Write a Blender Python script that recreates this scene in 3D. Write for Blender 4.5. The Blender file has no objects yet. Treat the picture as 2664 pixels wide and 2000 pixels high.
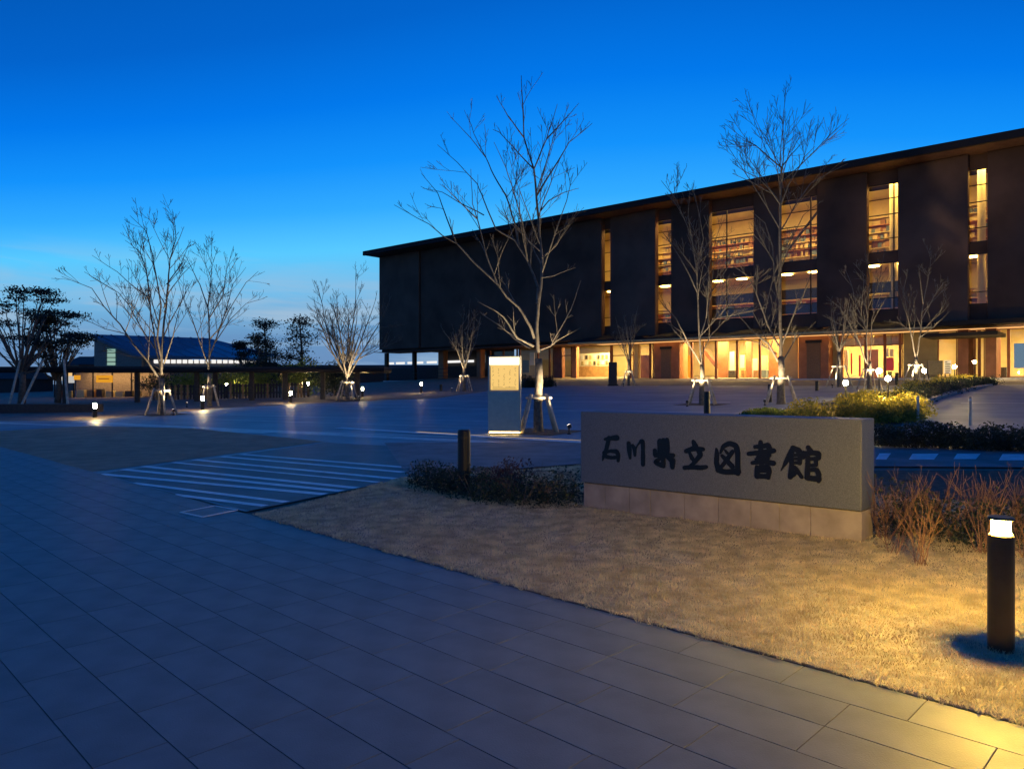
import bpy, math, random
import numpy as np
from mathutils import Vector, Matrix
R = math.radians
sc = bpy.context.scene
COL = sc.collection
random.seed(7)

# ------------------------------------------------------------------ camera
EYE = 1.6
FPX, CX, CY = 1938.0, 1332.0, 1000.0          # focal length and centre in photograph pixels
cam_d = bpy.data.cameras.new('camera'); cam = bpy.data.objects.new('camera', cam_d); COL.objects.link(cam)
cam.location = (0, 0, EYE); cam.rotation_euler = (math.pi/2, 0, 0)
cam_d.lens = 36*FPX/2664; cam_d.sensor_width = 36; cam_d.clip_start = 0.05; cam_d.clip_end = 8000
sc.camera = cam
# ------------------------------------------------------------------ dusk sky
SKY_GAIN = 1.0
w = bpy.data.worlds.new('World'); sc.world = w; w.use_nodes = True
nt = w.node_tree; N = nt.nodes; L = nt.links
bg = N['Background']; bg.inputs[1].default_value = SKY_GAIN
sky = N.new('ShaderNodeTexSky'); sky.sky_type = 'NISHITA'; sky.sun_disc = False
sky.sun_elevation = R(-3); sky.sun_rotation = R(-20); sky.ozone_density = 8; sky.dust_density = 0.3
tc = N.new('ShaderNodeTexCoord'); sep = N.new('ShaderNodeSeparateXYZ'); L.new(tc.outputs['Generated'], sep.inputs[0])
ramp = N.new('ShaderNodeValToRGB'); L.new(sep.outputs['Z'], ramp.inputs[0])
stops = [(0, (.150, .255, .47)), (.07, (.140, .30, .54)), (.13, (.18, .50, .80)), (.19, (.10, .59, 1.0)), (.245, (.032, .41, 1.0)),
         (.305, (.006, .29, .97)), (.38, (0, .19, .83)), (.47, (0, .125, .60)), (.6, (0, .09, .44)), (1, (0, .05, .25))]
els = ramp.color_ramp.elements
while len(els) < len(stops): els.new(.5)
for e_, (p_, c_) in zip(els, stops): e_.position = p_; e_.color = (*c_, 1)
# afterglow is strongest above the far left end of the library and weakens round the horizon
def vm(op, *ins):
    n = N.new('ShaderNodeVectorMath'); n.operation = op
    for i, x in enumerate(ins):
        if hasattr(x, 'links'): L.new(x, n.inputs[i])
        else: n.inputs[i].default_value = x
    return n
flat = vm('NORMALIZE', vm('MULTIPLY', tc.outputs['Generated'], (1, 1, 0)).outputs[0])
gd = vm('DOT_PRODUCT', flat.outputs[0], (math.sin(R(9)), math.cos(R(9)), 0))
k1 = N.new('ShaderNodeMath'); k1.operation = 'MULTIPLY_ADD'; k1.inputs[1].default_value = -1.45; k1.inputs[2].default_value = 2.45; L.new(gd.outputs['Value'], k1.inputs[0])
k2 = N.new('ShaderNodeMath'); k2.operation = 'MULTIPLY'; L.new(k1.outputs[0], k2.inputs[0]); L.new(sep.outputs['Z'], k2.inputs[1])
L.new(k2.outputs[0], ramp.inputs[0])
# thin cloud streaks low over the horizon
mp = N.new('ShaderNodeMapping'); mp.inputs['Scale'].default_value = (1.6, 1.6, 17); mp.inputs['Rotation'].default_value = (0, R(5), 0)
L.new(tc.outputs['Generated'], mp.inputs[0])
nz = N.new('ShaderNodeTexNoise'); nz.inputs['Scale'].default_value = 2.6; nz.inputs['Detail'].default_value = 5; nz.inputs['Distortion'].default_value = .6
L.new(mp.outputs[0], nz.inputs[0])
cr = N.new('ShaderNodeValToRGB'); cr.color_ramp.elements[0].position = .44; cr.color_ramp.elements[1].position = .64
L.new(nz.outputs[0], cr.inputs[0])
band = N.new('ShaderNodeValToRGB'); L.new(sep.outputs['Z'], band.inputs[0])
be = band.color_ramp.elements; be[0].position = 0; be[0].color = (.75,)*3+(1,); be[1].position = .17; be[1].color = (0, 0, 0, 1)
b2 = be.new(.09); b2.color = (.85,)*3+(1,)
cm = N.new('ShaderNodeMath'); cm.operation = 'MULTIPLY'; L.new(cr.outputs[0], cm.inputs[0]); L.new(band.outputs[0], cm.inputs[1])
mixc = N.new('ShaderNodeMix'); mixc.data_type = 'RGBA'; L.new(cm.outputs[0], mixc.inputs[0]); L.new(ramp.outputs[0], mixc.inputs[6])
mixc.inputs[7].default_value = (.36, .52, .68, 1)
add = N.new('ShaderNodeMix'); add.data_type = 'RGBA'; add.blend_type = 'ADD'; add.inputs[0].default_value = .06
L.new(mixc.outputs[2], add.inputs[6]); L.new(sky.outputs[0], add.inputs[7])
L.new(add.outputs[2], bg.inputs[0])
# last trace of the sun, already at the horizon
sun_d = bpy.data.lights.new('sun', 'SUN'); sun_d.energy = .02; sun_d.angle = R(15); sun_d.color = (1, .85, .7)
sun = bpy.data.objects.new('sun', sun_d); COL.objects.link(sun); sun.rotation_euler = (R(87), 0, R(160))
vs = sc.view_settings; vs.view_transform = 'Standard'; vs.look = 'None'; vs.exposure = 0; vs.gamma = 1; vs.use_curve_mapping = False
sc.cycles.max_bounces = 6; sc.cycles.diffuse_bounces = 3; sc.cycles.transparent_max_bounces = 12
sc.cycles.sample_clamp_indirect = 4

# ------------------------------------------------------------------ terrain and layout
def sstep(t): t = min(1, max(0, t)); return t*t*(3-2*t)
def gz(x, y):
    ye = min(max(y, -40), 110); xe = min(max(x, -60), 70)
    b = .02 if xe > 0 else .012
    return .0165*ye + b*xe*min(1, max(0, (y+10)/20)) + .00015*max(0, ye-20)**2*sstep((xe+34)/36)
def G(px, py):
    "ground point seen at a photograph pixel"
    t = (px-CX)/FPX; k = (CY-py)/FPX
    y0 = .5; f0 = EYE+y0*k-gz(t*y0, y0)
    y = y0
    while y < 160:
        y1 = y*1.02; f1 = EYE+y1*k-gz(t*y1, y1)
        if f1 <= 0:
            a, b = y, y1
            for _ in range(30):
                m = (a+b)/2
                if EYE+m*k-gz(t*m, m) > 0: a = m
                else: b = m
            return Vector((t*b, b, gz(t*b, b)))
        y = y1
    return Vector((t*100, 100, gz(t*100, 100)))
def Wp(px, py, y): return Vector(((px-CX)/FPX*y, y, EYE+(CY-py)/FPX*y))
def on(x, y, dz=0): return Vector((x, y, gz(x, y)+dz))

# ------------------------------------------------------------------ materials
MAT = {}
def mat(name, col, rough=.6, metal=0, var=0., vscale=8., bump=0., bscale=60., spec=.5, col2=None, rnd=0., coat=0.):
    m = bpy.data.materials.new(name); m.use_nodes = True; MAT[name] = m
    t = m.node_tree; n = t.nodes; l = t.links; p = n['Principled BSDF']
    p.inputs['Base Color'].default_value = (*col, 1); p.inputs['Roughness'].default_value = rough
    p.inputs['Metallic'].default_value = metal; p.inputs['Specular IOR Level'].default_value = spec
    tcn = n.new('ShaderNodeTexCoord')
    src = None
    if var or col2:
        z = n.new('ShaderNodeTexNoise'); z.inputs['Scale'].default_value = vscale; z.inputs['Detail'].default_value = 6
        l.new(tcn.outputs['Object'], z.inputs[0])
        mx = n.new('ShaderNodeMix'); mx.data_type = 'RGBA'
        c2 = col2 or tuple(c*(1-var) for c in col)
        mx.inputs[6].default_value = (*tuple(min(1, c*(1+var)) for c in col), 1); mx.inputs[7].default_value = (*c2, 1)
        rp = n.new('ShaderNodeValToRGB'); rp.color_ramp.elements[0].position = .35; rp.color_ramp.elements[1].position = .65
        l.new(z.outputs[0], rp.inputs[0]); l.new(rp.outputs[0], mx.inputs[0]); src = mx.outputs[2]
        rr = n.new('ShaderNodeMapRange'); rr.inputs[3].default_value = max(.03, rough-.08); rr.inputs[4].default_value = min(1, rough+.1)
        l.new(z.outputs[0], rr.inputs[0]); l.new(rr.outputs[0], p.inputs['Roughness'])
    if rnd:
        oi = n.new('ShaderNodeObjectInfo'); hs = n.new('ShaderNodeHueSaturation')
        mm = n.new('ShaderNodeMapRange'); mm.inputs[3].default_value = 1-rnd; mm.inputs[4].default_value = 1+rnd
        l.new(oi.outputs['Random'], mm.inputs[0]); l.new(mm.outputs[0], hs.inputs['Value'])
        if src: l.new(src, hs.inputs['Color'])
        else: hs.inputs['Color'].default_value = (*col, 1)
        src = hs.outputs[0]
    if src: l.new(src, p.inputs['Base Color'])
    if bump:
        bz = n.new('ShaderNodeTexNoise'); bz.inputs['Scale'].default_value = bscale; bz.inputs['Detail'].default_value = 4
        l.new(tcn.outputs['Object'], bz.inputs[0])
        bn = n.new('ShaderNodeBump'); bn.inputs['Strength'].default_value = bump; bn.inputs['Distance'].default_value = .01
        l.new(bz.outputs[0], bn.inputs['Height']); l.new(bn.outputs[0], p.inputs['Normal'])
    if coat: p.inputs['Coat Weight'].default_value = coat
    return m
def emat(name, col, s):
    m = bpy.data.materials.new(name); m.use_nodes = True; MAT[name] = m
    t = m.node_tree; t.nodes.clear(); o = t.nodes.new('ShaderNodeOutputMaterial'); e = t.nodes.new('ShaderNodeEmission')
    e.inputs[0].default_value = (*col, 1); e.inputs[1].default_value = s; t.links.new(e.outputs[0], o.inputs[0]); return m
def gmat(name, tint=(1, 1, 1), refl=.1):
    m = bpy.data.materials.new(name); m.use_nodes = True; MAT[name] = m
    t = m.node_tree; t.nodes.clear(); o = t.nodes.new('ShaderNodeOutputMaterial')
    a = t.nodes.new('ShaderNodeBsdfTransparent'); a.inputs[0].default_value = (*tint, 1)
    g = t.nodes.new('ShaderNodeBsdfGlossy'); g.inputs['Roughness'].default_value = .02
    lw = t.nodes.new('ShaderNodeLayerWeight'); lw.inputs[0].default_value = .25
    mm = t.nodes.new('ShaderNodeMath'); mm.operation = 'MULTIPLY_ADD'; mm.inputs[1].default_value = .5; mm.inputs[2].default_value = refl*.4
    t.links.new(lw.outputs['Fresnel'], mm.inputs[0])
    x = t.nodes.new('ShaderNodeMixShader'); t.links.new(mm.outputs[0], x.inputs[0]); t.links.new(a.outputs[0], x.inputs[1]); t.links.new(g.outputs[0], x.inputs[2])
    t.links.new(x.outputs[0], o.inputs[0]); return m

WARM = (1, .64, .18)
mat('tile', (.175, .195, .20), .56, var=.10, vscale=3, bump=.2, bscale=120, rnd=.05, spec=.45)
mat('joint', (.065, .06, .06), .9)
mat('asphalt', (.20, .15, .115), .85, var=.2, vscale=1.5, bump=.5, bscale=80)
mat('asphalt_dark', (.46, .27, .165), .9, var=.18, vscale=2.5, bump=.5, bscale=90)
mat('crossing', (.085, .09, .10), .55, var=.15, vscale=2, bump=.2)
mat('plaza', (.21, .235, .27), .5, var=.15, vscale=.6, bump=.15, bscale=30)
mat('band', (.56, .54, .52), .45, var=.15, vscale=3, bump=.1)
mat('stripe', (.84, .84, .84), .5, var=.12, vscale=6)
mat('road', (.20, .19, .185), .7, var=.2, vscale=2, bump=.4, bscale=60)
mat('soil', (.10, .075, .05), .95, var=.3, vscale=14, bump=1, bscale=50)
mat('drygrass', (.80, .68, .45), .9, var=.15, vscale=6, col2=(.50, .42, .27))
mat('turf', (.44, .39, .29), .95, var=.3, vscale=10, bump=1, bscale=90)
mat('granite', (.118, .132, .165), .5, var=.3, vscale=130, bump=.12, bscale=200)
mat('plinth', (.34, .29, .26), .75, var=.18, vscale=5, bump=.35, bscale=70)
mat('ink', (.004, .004, .005), .35)
mat('black_metal', (.018, .017, .017), .45, metal=.3)
mat('bronze', (.05, .04, .032), .4, metal=.6, var=.1)
mat('panel', (.115, .064, .044), .75, var=.2, vscale=.35, bump=.1, bscale=4, spec=.15)
mat('panel_b', (.14, .08, .056), .7, var=.2, vscale=.3, bump=.1, bscale=4, spec=.15)
mat('roof', (.022, .018, .018), .65, var=.1, spec=.2)
mat('soffit', (.15, .072, .045), .6, var=.15, vscale=2)
mat('terracotta', (.42, .17, .075), .6, var=.15, vscale=1.5, bump=.1)
mat('terracotta_d', (.20, .07, .04), .6, var=.15, vscale=1.5)
mat('wood', (.38, .21, .085), .55, var=.25, vscale=2.5)
mat('door', (.22, .13, .06), .5, var=.1)
mat('cream', (.62, .49, .24), .7, var=.08, vscale=1)
mat('olive', (.30, .25, .13), .7, var=.12, vscale=1)
mat('white', (.78, .77, .74), .6)
mat('frame', (.028, .022, .02), .45, metal=.4)
mat('steel', (.55, .50, .40), .5, metal=.15, var=.06)
mat('bark', (.14, .118, .092), .85, var=.3, vscale=9, bump=.7, bscale=35)
mat('bark_dark', (.16, .125, .10), .9, var=.3, vscale=9, bump=.6, bscale=30)
mat('stake', (.50, .43, .33), .8, var=.25, vscale=7, bump=.3)
mat('straw', (.42, .33, .2), .9, var=.3, vscale=30, bump=.6)
mat('leaf_dark', (.035, .05, .028), .6, var=.35, vscale=3)
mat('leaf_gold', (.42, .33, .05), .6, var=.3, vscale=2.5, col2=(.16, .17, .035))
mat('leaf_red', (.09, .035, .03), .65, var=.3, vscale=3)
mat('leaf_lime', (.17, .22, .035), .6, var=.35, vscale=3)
mat('needle', (.018, .03, .017), .7, var=.3, vscale=3)
mat('twig', (.23, .13, .085), .85, var=.3, vscale=12)
mat('blue_roof', (.20, .25, .32), .3, metal=.35, var=.1)
mat('house_wall', (.30, .24, .19), .8, var=.15)
mat('house_dark', (.06, .05, .045), .8, var=.15)
mat('orange_sign', (.85, .40, .03), .5)
mat('red', (.62, .04, .03), .6)
mat('book_a', (.34, .17, .07), .7, rnd=.3); mat('book_b', (.55, .42, .2), .7, rnd=.3); mat('book_c', (.12, .16, .2), .7, rnd=.3)
mat('paper', (.82, .74, .55), .6)
mat('print', (.06, .05, .04), .7)
def translucent(name, f):
    t = MAT[name].node_tree; n = t.nodes; l = t.links; p = n['Principled BSDF']; o = n['Material Output']
    tr = n.new('ShaderNodeBsdfTranslucent'); mx = n.new('ShaderNodeMixShader'); mx.inputs[0].default_value = f
    src = p.inputs['Base Color'].links[0].from_socket if p.inputs['Base Color'].links else None
    if src: l.new(src, tr.inputs[0])
    else: tr.inputs[0].default_value = p.inputs['Base Color'].default_value
    l.new(p.outputs[0], mx.inputs[1]); l.new(tr.outputs[0], mx.inputs[2]); l.new(mx.outputs[0], o.inputs[0])
translucent('drygrass', .42); translucent('leaf_gold', .45); translucent('leaf_lime', .4); translucent('leaf_dark', .25)
gmat('glass'); gmat('glass_green', (.75, .95, .85))
emat('lamp_front', (1, .60, .075), 3000)
emat('lamp_plaza', (1, .70, .28), 330)
emat('lamp_ball', (1, .72, .26), 700)
emat('spot_lens', (1, .9, .75), 9)
emat('kiosk_head', (1, .82, .42), 4)
emat('kiosk_page', (1, .64, .20), .95)
emat('kiosk_base', (1, .66, .2), 22)
emat('ceiling_warm', (1, .72, .25), 105)
emat('ceiling_hall', (1, .66, .19), 30)
emat('soffit_glow', (1, .5, .17), 1.1)
emat('strip_white', (.95, .93, .9), 1.0)
emat('strip_shop', (1, .62, .24), 22)
emat('paving_glow', (1, .70, .26), .7)
emat('house_window', (1, .62, .25), .9)
emat('screen', (.35, .55, .75), .35)
emat('sign_orange', (1, .42, .03), .75)
emat('sign_white', (.9, .88, .85), .55)

# ------------------------------------------------------------------ mesh helpers
class MB:
    def __init__(s): s.v = []; s.f = []
    def poly(s, pts):
        i = len(s.v); s.v += [tuple(p) for p in pts]; s.f.append(tuple(range(i, i+len(pts)))); return s
    def hexa(s, a, b):
        "a: four lower points, b: four upper points, same winding (counter-clockwise from above)"
        i = len(s.v); s.v += [tuple(p) for p in a]+[tuple(p) for p in b]
        s.f += [(i+3, i+2, i+1, i), (i+4, i+5, i+6, i+7)]+[(i+k, i+(k+1) % 4, i+4+(k+1) % 4, i+4+k) for k in range(4)]; return s
    def obox(s, o, ax, ay, az):
        o, ax, ay, az = map(Vector, (o, ax, ay, az))
        return s.hexa([o, o+ax, o+ax+ay, o+ay], [o+az, o+ax+az, o+ax+ay+az, o+ay+az])
    def box(s, x0, x1, y0, y1, z0, z1): return s.obox((x0, y0, z0), (x1-x0, 0, 0), (0, y1-y0, 0), (0, 0, z1-z0))
    def tube(s, pts, rad, n=6, cap=True):
        pts = [Vector(p) for p in pts]; i0 = len(s.v); m = len(pts)
        up = Vector((.31, .17, .93))
        for k, p in enumerate(pts):
            d = (pts[min(k+1, m-1)]-pts[max(k-1, 0)])
            if d.length < 1e-9: d = Vector((0, 0, 1))
            d.normalize(); a = d.cross(up)
            if a.length < 1e-3: a = d.cross(Vector((1, 0, 0)))
            a.normalize(); b = d.cross(a); r = rad[k] if hasattr(rad, '__len__') else rad
            for q in range(n):
                t = 2*math.pi*q/n; s.v.append(tuple(p+a*(r*math.cos(t))+b*(r*math.sin(t))))
        for k in range(m-1):
            for q in range(n):
                s.f.append((i0+k*n+q, i0+k*n+(q+1) % n, i0+(k+1)*n+(q+1) % n, i0+(k+1)*n+q))
        if cap: s.f.append(tuple(i0+q for q in range(n))[::-1]); s.f.append(tuple(i0+(m-1)*n+q for q in range(n)))
        return s
    def lathe(s, o, prof, n=24):
        o = Vector(o); i0 = len(s.v)
        for r, z in prof:
            for q in range(n):
                t = 2*math.pi*q/n; s.v.append((o.x+r*math.cos(t), o.y+r*math.sin(t), o.z+z))
        for k in range(len(prof)-1):
            for q in range(n): s.f.append((i0+k*n+q, i0+k*n+(q+1) % n, i0+(k+1)*n+(q+1) % n, i0+(k+1)*n+q))
        s.f.append(tuple(i0+q for q in range(n))[::-1]); s.f.append(tuple(i0+(len(prof)-1)*n+q for q in range(n)))
        return s
    def build(s, name, m, parent=None, smooth=False, bevel=0, **kw):
        me = bpy.data.meshes.new(name)
        o = bpy.data.objects.new(name, me); COL.objects.link(o)
        off = Vector((0, 0, 0)); p = parent
        while p is not None: off += p.location; p = p.parent
        v = s.v
        if parent is None:
            a = np.array(s.v); off = Vector((float(a[:, 0].mean()), float(a[:, 1].mean()), float(a[:, 2].min()))); o.location = off
        v = [(x-off.x, y-off.y, z-off.z) for x, y, z in s.v]
        me.from_pydata(v, [], s.f); me.materials.append(MAT[m] if isinstance(m, str) else m)
        if smooth: me.polygons.foreach_set('use_smooth', [True]*len(me.polygons))
        me.update(); o.parent = parent
        if bevel:
            bv = o.modifiers.new('bevel', 'BEVEL'); bv.width = bevel; bv.segments = 2; bv.limit_method = 'ANGLE'
        return tag(o, **kw)
def tag(o, label=None, cat=None, group=None, kind=None):
    if label: o['label'] = label
    if cat: o['category'] = cat
    if group: o['group'] = group
    if kind: o['kind'] = kind
    return o
def thing(name, loc, label, cat, group=None):
    o = bpy.data.objects.new(name, None); COL.objects.link(o); o.location = loc; o.empty_display_size = .2
    return tag(o, label, cat, group)
def sheet(name, pts, m, dz, step=1.5, kind='structure', parent=None):
    "a ground sheet over a polygon (x, y), draped on the terrain"
    import bmesh
    bm = bmesh.new(); bm.faces.new([bm.verts.new((p[0], p[1], 0)) for p in pts])
    xs = [p[0] for p in pts]; ys = [p[1] for p in pts]
    for ax, lo, hi in ((0, min(xs), max(xs)), (1, min(ys), max(ys))):
        k = math.floor(lo/step)+1
        while k*step < hi:
            co = [0, 0, 0]; no = [0, 0, 0]; co[ax] = k*step; no[ax] = 1
            bmesh.ops.bisect_plane(bm, geom=bm.verts[:]+bm.edges[:]+bm.faces[:], plane_co=co, plane_no=no); k += 1
    for v in bm.verts: v.co.z = gz(v.co.x, v.co.y)+dz
    bmesh.ops.recalc_face_normals(bm, faces=bm.faces)
    for f in bm.faces:
        if f.normal.z < 0: f.normal_flip()
    me = bpy.data.meshes.new(name); bm.to_mesh(me); bm.free(); me.materials.append(MAT[m])
    o = bpy.data.objects.new(name, me); COL.objects.link(o); o.parent = parent
    return tag(o, kind=kind)
def pxpoly(*p): return [tuple(G(*q)[:2]) for q in p]
def mesh_np(name, v, f, m, parent=None, **kw):
    me = bpy.data.meshes.new(name); v = np.asarray(v, np.float32); f = np.asarray(f, np.int32)
    o = bpy.data.objects.new(name, me); COL.objects.link(o)
    if parent is not None:
        off = Vector((0, 0, 0)); p = parent
        while p is not None: off += p.location; p = p.parent
        v = v-np.array(off, np.float32); o.parent = parent
    k = f.shape[1]
    me.vertices.add(len(v)); me.vertices.foreach_set('co', v.ravel())
    me.loops.add(f.size); me.loops.foreach_set('vertex_index', f.ravel())
    me.polygons.add(len(f)); me.polygons.foreach_set('loop_start', np.arange(0, f.size, k, dtype=np.int32))
    me.update(calc_edges=True); me.validate(); me.materials.append(MAT[m])
    return tag(o, **kw)
def light(name, kind, loc, energy, col, parent, radius=.05, spot=None, aim=None, blend=.6):
    d = bpy.data.lights.new(name, kind); d.energy = energy; d.color = col; d.shadow_soft_size = radius
    o = bpy.data.objects.new(name, d); COL.objects.link(o)
    if spot: d.spot_size = R(spot); d.spot_blend = blend
    loc = Vector(loc)
    if aim is not None: o.rotation_euler = (Vector(aim)-loc).to_track_quat('-Z', 'Y').to_euler()
    o.location = loc-parent.location; o.parent = parent; return o

# ------------------------------------------------------------------ ground
gx = [-4000, -1500, -600, -300, -160]+list(range(-100, 101, 4))+[160, 300, 600, 1500, 4000]
gy = [-1500, -500, -150, -60, -40, -30]+list(range(-20, 131, 3))+[160, 220, 400, 900, 2000, 6000]
m = MB(); m.v = [(x, y, gz(x, y)-.035) for y in gy for x in gx]; k = len(gx)
m.f = [(j*k+i, j*k+i+1, (j+1)*k+i+1, (j+1)*k+i) for j in range(len(gy)-1) for i in range(k-1)]
g = m.build('ground', 'asphalt', kind='structure', smooth=True)

# paving direction of the footway (joints run towards the far left)
UP = Vector((-.7098, .7044, 0)); VP = Vector((.7044, .7098, 0))
E0 = G(620, 1330); E0.z = 0                      # a point on the edge between footway and lawn / plaza
def ft(a, b): p = E0+UP*a+VP*b; return p          # a metres along, b metres across (negative = camera side)
fw = sheet('footway', [ft(-14, -.0)[:2], ft(-14, -9.3)[:2], ft(22, -9.3)[:2], ft(22, 0)[:2]], 'joint', -.0045)
tl, tw, gap, th = .6, .3, .0048, .018
m = MB(); b_ = .0009
m.hexa([(-tl/2+gap/2, -tw/2+gap/2, -th), (tl/2-gap/2, -tw/2+gap/2, -th), (tl/2-gap/2, tw/2-gap/2, -th), (-tl/2+gap/2, tw/2-gap/2, -th)],
       [(-tl/2+gap/2, -tw/2+gap/2, -b_), (tl/2-gap/2, -tw/2+gap/2, -b_), (tl/2-gap/2, tw/2-gap/2, -b_), (-tl/2+gap/2, tw/2-gap/2, -b_)])
m.f.pop(1)
q = gap/2+b_
m.v += [(-tl/2+q, -tw/2+q, 0), (tl/2-q, -tw/2+q, 0), (tl/2-q, tw/2-q, 0), (-tl/2+q, tw/2-q, 0)]
m.f += [(8, 9, 10, 11)]+[(4+i, 4+(i+1) % 4, 8+(i+1) % 4, 8+i) for i in range(4)]
tile_me = bpy.data.meshes.new('paver'); tile_me.from_pydata(m.v, [], m.f); tile_me.materials.append(MAT['tile']); tile_me.update()
cells = []
rt = random.Random(3)
for r in range(31):
    offs = rt.choice([0, .15, .2, .3, .4, .45])
    for c in range(-24, 37):
        p = ft(c*tl+offs, -(r+.5)*tw)
        if p.y < .8: continue
        sx = CX+FPX*p.x/p.y; sy = CY+FPX*(EYE-gz(p.x, p.y))/p.y
        vis = -250 < sx < 2900 and 1100 < sy < 2350
        cells.append((0 if vis else 1, p.length, p))
cells.sort(key=lambda t: t[:2])
def tile_mat4(p):
    e = .05; z = gz(p.x, p.y)
    nx = (gz(p.x+e, p.y)-gz(p.x-e, p.y))/(2*e); ny = (gz(p.x, p.y+e)-gz(p.x, p.y-e))/(2*e)
    n_ = Vector((-nx, -ny, 1)).normalized(); xa = (UP-n_*UP.dot(n_)).normalized(); ya = n_.cross(xa)
    j = rt.uniform(-.0002, .0002)
    return Matrix(((xa.x, ya.x, n_.x, p.x), (xa.y, ya.y, n_.y, p.y), (xa.z, ya.z, n_.z, z+j), (0, 0, 0, 1)))
for i, (_, _, p) in enumerate(cells[:300]):
    o = bpy.data.objects.new('paver', tile_me); COL.objects.link(o); o.matrix_world = tile_mat4(p); o.parent = fw
m = MB()
for _, _, p in cells[300:]:
    M4 = tile_mat4(p); i0 = len(m.v); m.v += [tuple(M4 @ Vector(v.co)) for v in tile_me.vertices]
    m.f += [tuple(i0+i for i in f.vertices) for f in tile_me.polygons]
far = m.build('paver_field', 'tile', fw, kind='stuff')

# plaza, its pale bands, the dark asphalt apron and the drive behind the sign
plaza = sheet('plaza', pxpoly((-900, 1128), (0, 1094), (230, 1092), (560, 1062), (810, 1048), (1130, 1036), (1300, 1012), (1420, 1003), (1800, 1003), (2250, 1003), (2900, 998), (3200, 1180),
                              (2700, 1210), (1500, 1200), (1050, 1242), (640, 1327), (255, 1231), (-400, 1072+30)), 'plaza', -.016, 2)
apron = sheet('asphalt_apron', pxpoly((-500, 1100), (0, 1120), (230, 1107), (500, 1113), (845, 1147), (235, 1226), (0, 1172), (-450, 1062+20)), 'asphalt_dark', -.010)
road = sheet('drive', pxpoly((1000, 1150), (1500, 1148), (2280, 1162), (2800, 1163), (2850, 1215), (1500, 1205), (1060, 1235)), 'road', -.010)
sheet('crossing', pxpoly((258, 1230), (850, 1149), (1045, 1160), (1075, 1232), (1040, 1243), (650, 1325)), 'crossing', -.0135)
def strip(name, p0, p1, wd, mt, dz, parent):
    a, b = G(*p0), G(*p1); d = (b-a); d.z = 0; d.normalize(); s = Vector((-d.y, d.x, 0))*wd/2
    return sheet(name, [(a-s)[:2], (b-s)[:2], (b+s)[:2], (a+s)[:2]], mt, dz, 2, None, parent)
for p0, p1, wd in [((262, 1231), (845, 1283), .15), ((320, 1219), (890, 1275), .15), ((372, 1211), (930, 1267), .15), ((450, 1201), (985, 1252), .10),
                   ((505, 1194), (1030, 1243), .15), ((578, 1186), (1050, 1226), .15), ((628, 1180), (1060, 1214), .15), ((345, 1254), (745, 1303), .12), ((452, 1284), (690, 1313), .12)]:
    strip('painted_stripe', p0, p1, wd, 'stripe', -.010, plaza)
for p0, p1, wd in [((200, 1096), (1300, 1150), .55), ((-200, 1092), (700, 1124), .5), ((150, 1100), (1260, 1138), .25), ((690, 1050), (1500, 1068), .22), ((1450, 1066), (1960, 1074), .22), ((980, 1040), (1900, 1045), .3),
                   ((1100, 1026), (2000, 1028), .3), ((600, 1078), (1280, 1095), .16), ((560, 1090), (1280, 1112), .16), ((1700, 1086), (2000, 1094), .5)]:
    strip('pale_band', p0, p1, wd, 'band', -.011, plaza)
strip('paving_glow_line', (1085, 1123), (1540, 1147), .06, 'paving_glow', .002, plaza)  # emissive strip standing in for warm light lying on the paving
kb = strip('kerb_band', (880, 1112), (1530, 1150), .34, 'stripe', -.004, plaza)
for a, b, c, d in [(2278, 2312, 1178, 1194), (2364, 2436, 1179, 1194), (2480, 2545, 1179, 1193), (2598, 2690, 1180, 1196)]:
    sheet('white_dash', pxpoly((a, d), (b-6, d), (b+6, c), (a+10, c)), 'stripe', -.005, 2, None, road)
for a in (2420, 2520, 2610):
    strip('pale_band', (2500, 985+(a-2400)*.3), (2760, 985+(a-2400)*.3), .35, 'band', -.011, plaza)

# lawn
lawn_px = [(655, 1330), (830, 1302), (1050, 1243), (1520, 1210), (2300, 1290), (2800, 1330), (3050, 1950)]
lp = pxpoly(*lawn_px)
e1 = E0+UP*(-9.5); lp2 = [tuple(ft(-.35, .012)[:2])]+[p for p in lp[1:-1]]+[tuple(ft(-9.5, 2.5)[:2]), tuple(ft(-9.5, .012)[:2])]
lawn = sheet('lawn', lp2, 'turf', .004, .5)
# hummocky turf
for v in lawn.data.vertices:
    v.co.z += .012*math.sin(v.co.x*3.1)*math.cos(v.co.y*2.3)*0.6
def inside(px, py, poly):
    r = np.zeros(len(px), bool); n_ = len(poly)
    for i in range(n_):
        x0, y0 = poly[i]; x1, y1 = poly[(i+1) % n_]
        c = ((y0 > py) != (y1 > py)) & (px < (x1-x0)*(py-y0)/(y1-y0+1e-12)+x0); r ^= c
    return r
rg = np.random.default_rng(5)
def gzv(x, y):
    b = np.where(x > 0, .02, .012); return .0165*y+b*x*np.clip((y+10)/20, 0, 1)
xs = [p[0] for p in lp2]; ys = [p[1] for p in lp2]
nb = 620000
bx = rg.uniform(min(xs), max(xs), nb); by = rg.uniform(min(ys), min(max(ys), 13), nb)
edn = (bx-E0.x)*VP.x+(by-E0.y)*VP.y; aln = (bx-E0.x)*UP.x+(by-E0.y)*UP.y
rag = -.016+.016*np.sin(aln*23+np.sin(aln*7)*2)+.012*np.sin(aln*61)
keep = (inside(bx, by, lp2) | ((edn > rag) & (edn < .03) & (aln < -.5) & (aln > -9))) & (edn > rag) & (rg.random(nb) < np.clip(7/by, .25, 1)**1.4)
sxp = CX+FPX*bx/by; keep &= (sxp < 2790) & (sxp > 560)
bx = bx[keep]; by = by[keep]; nb = len(bx)
ed = ((bx-E0.x)*VP.x+(by-E0.y)*VP.y)                      # distance from the footway edge
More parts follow.
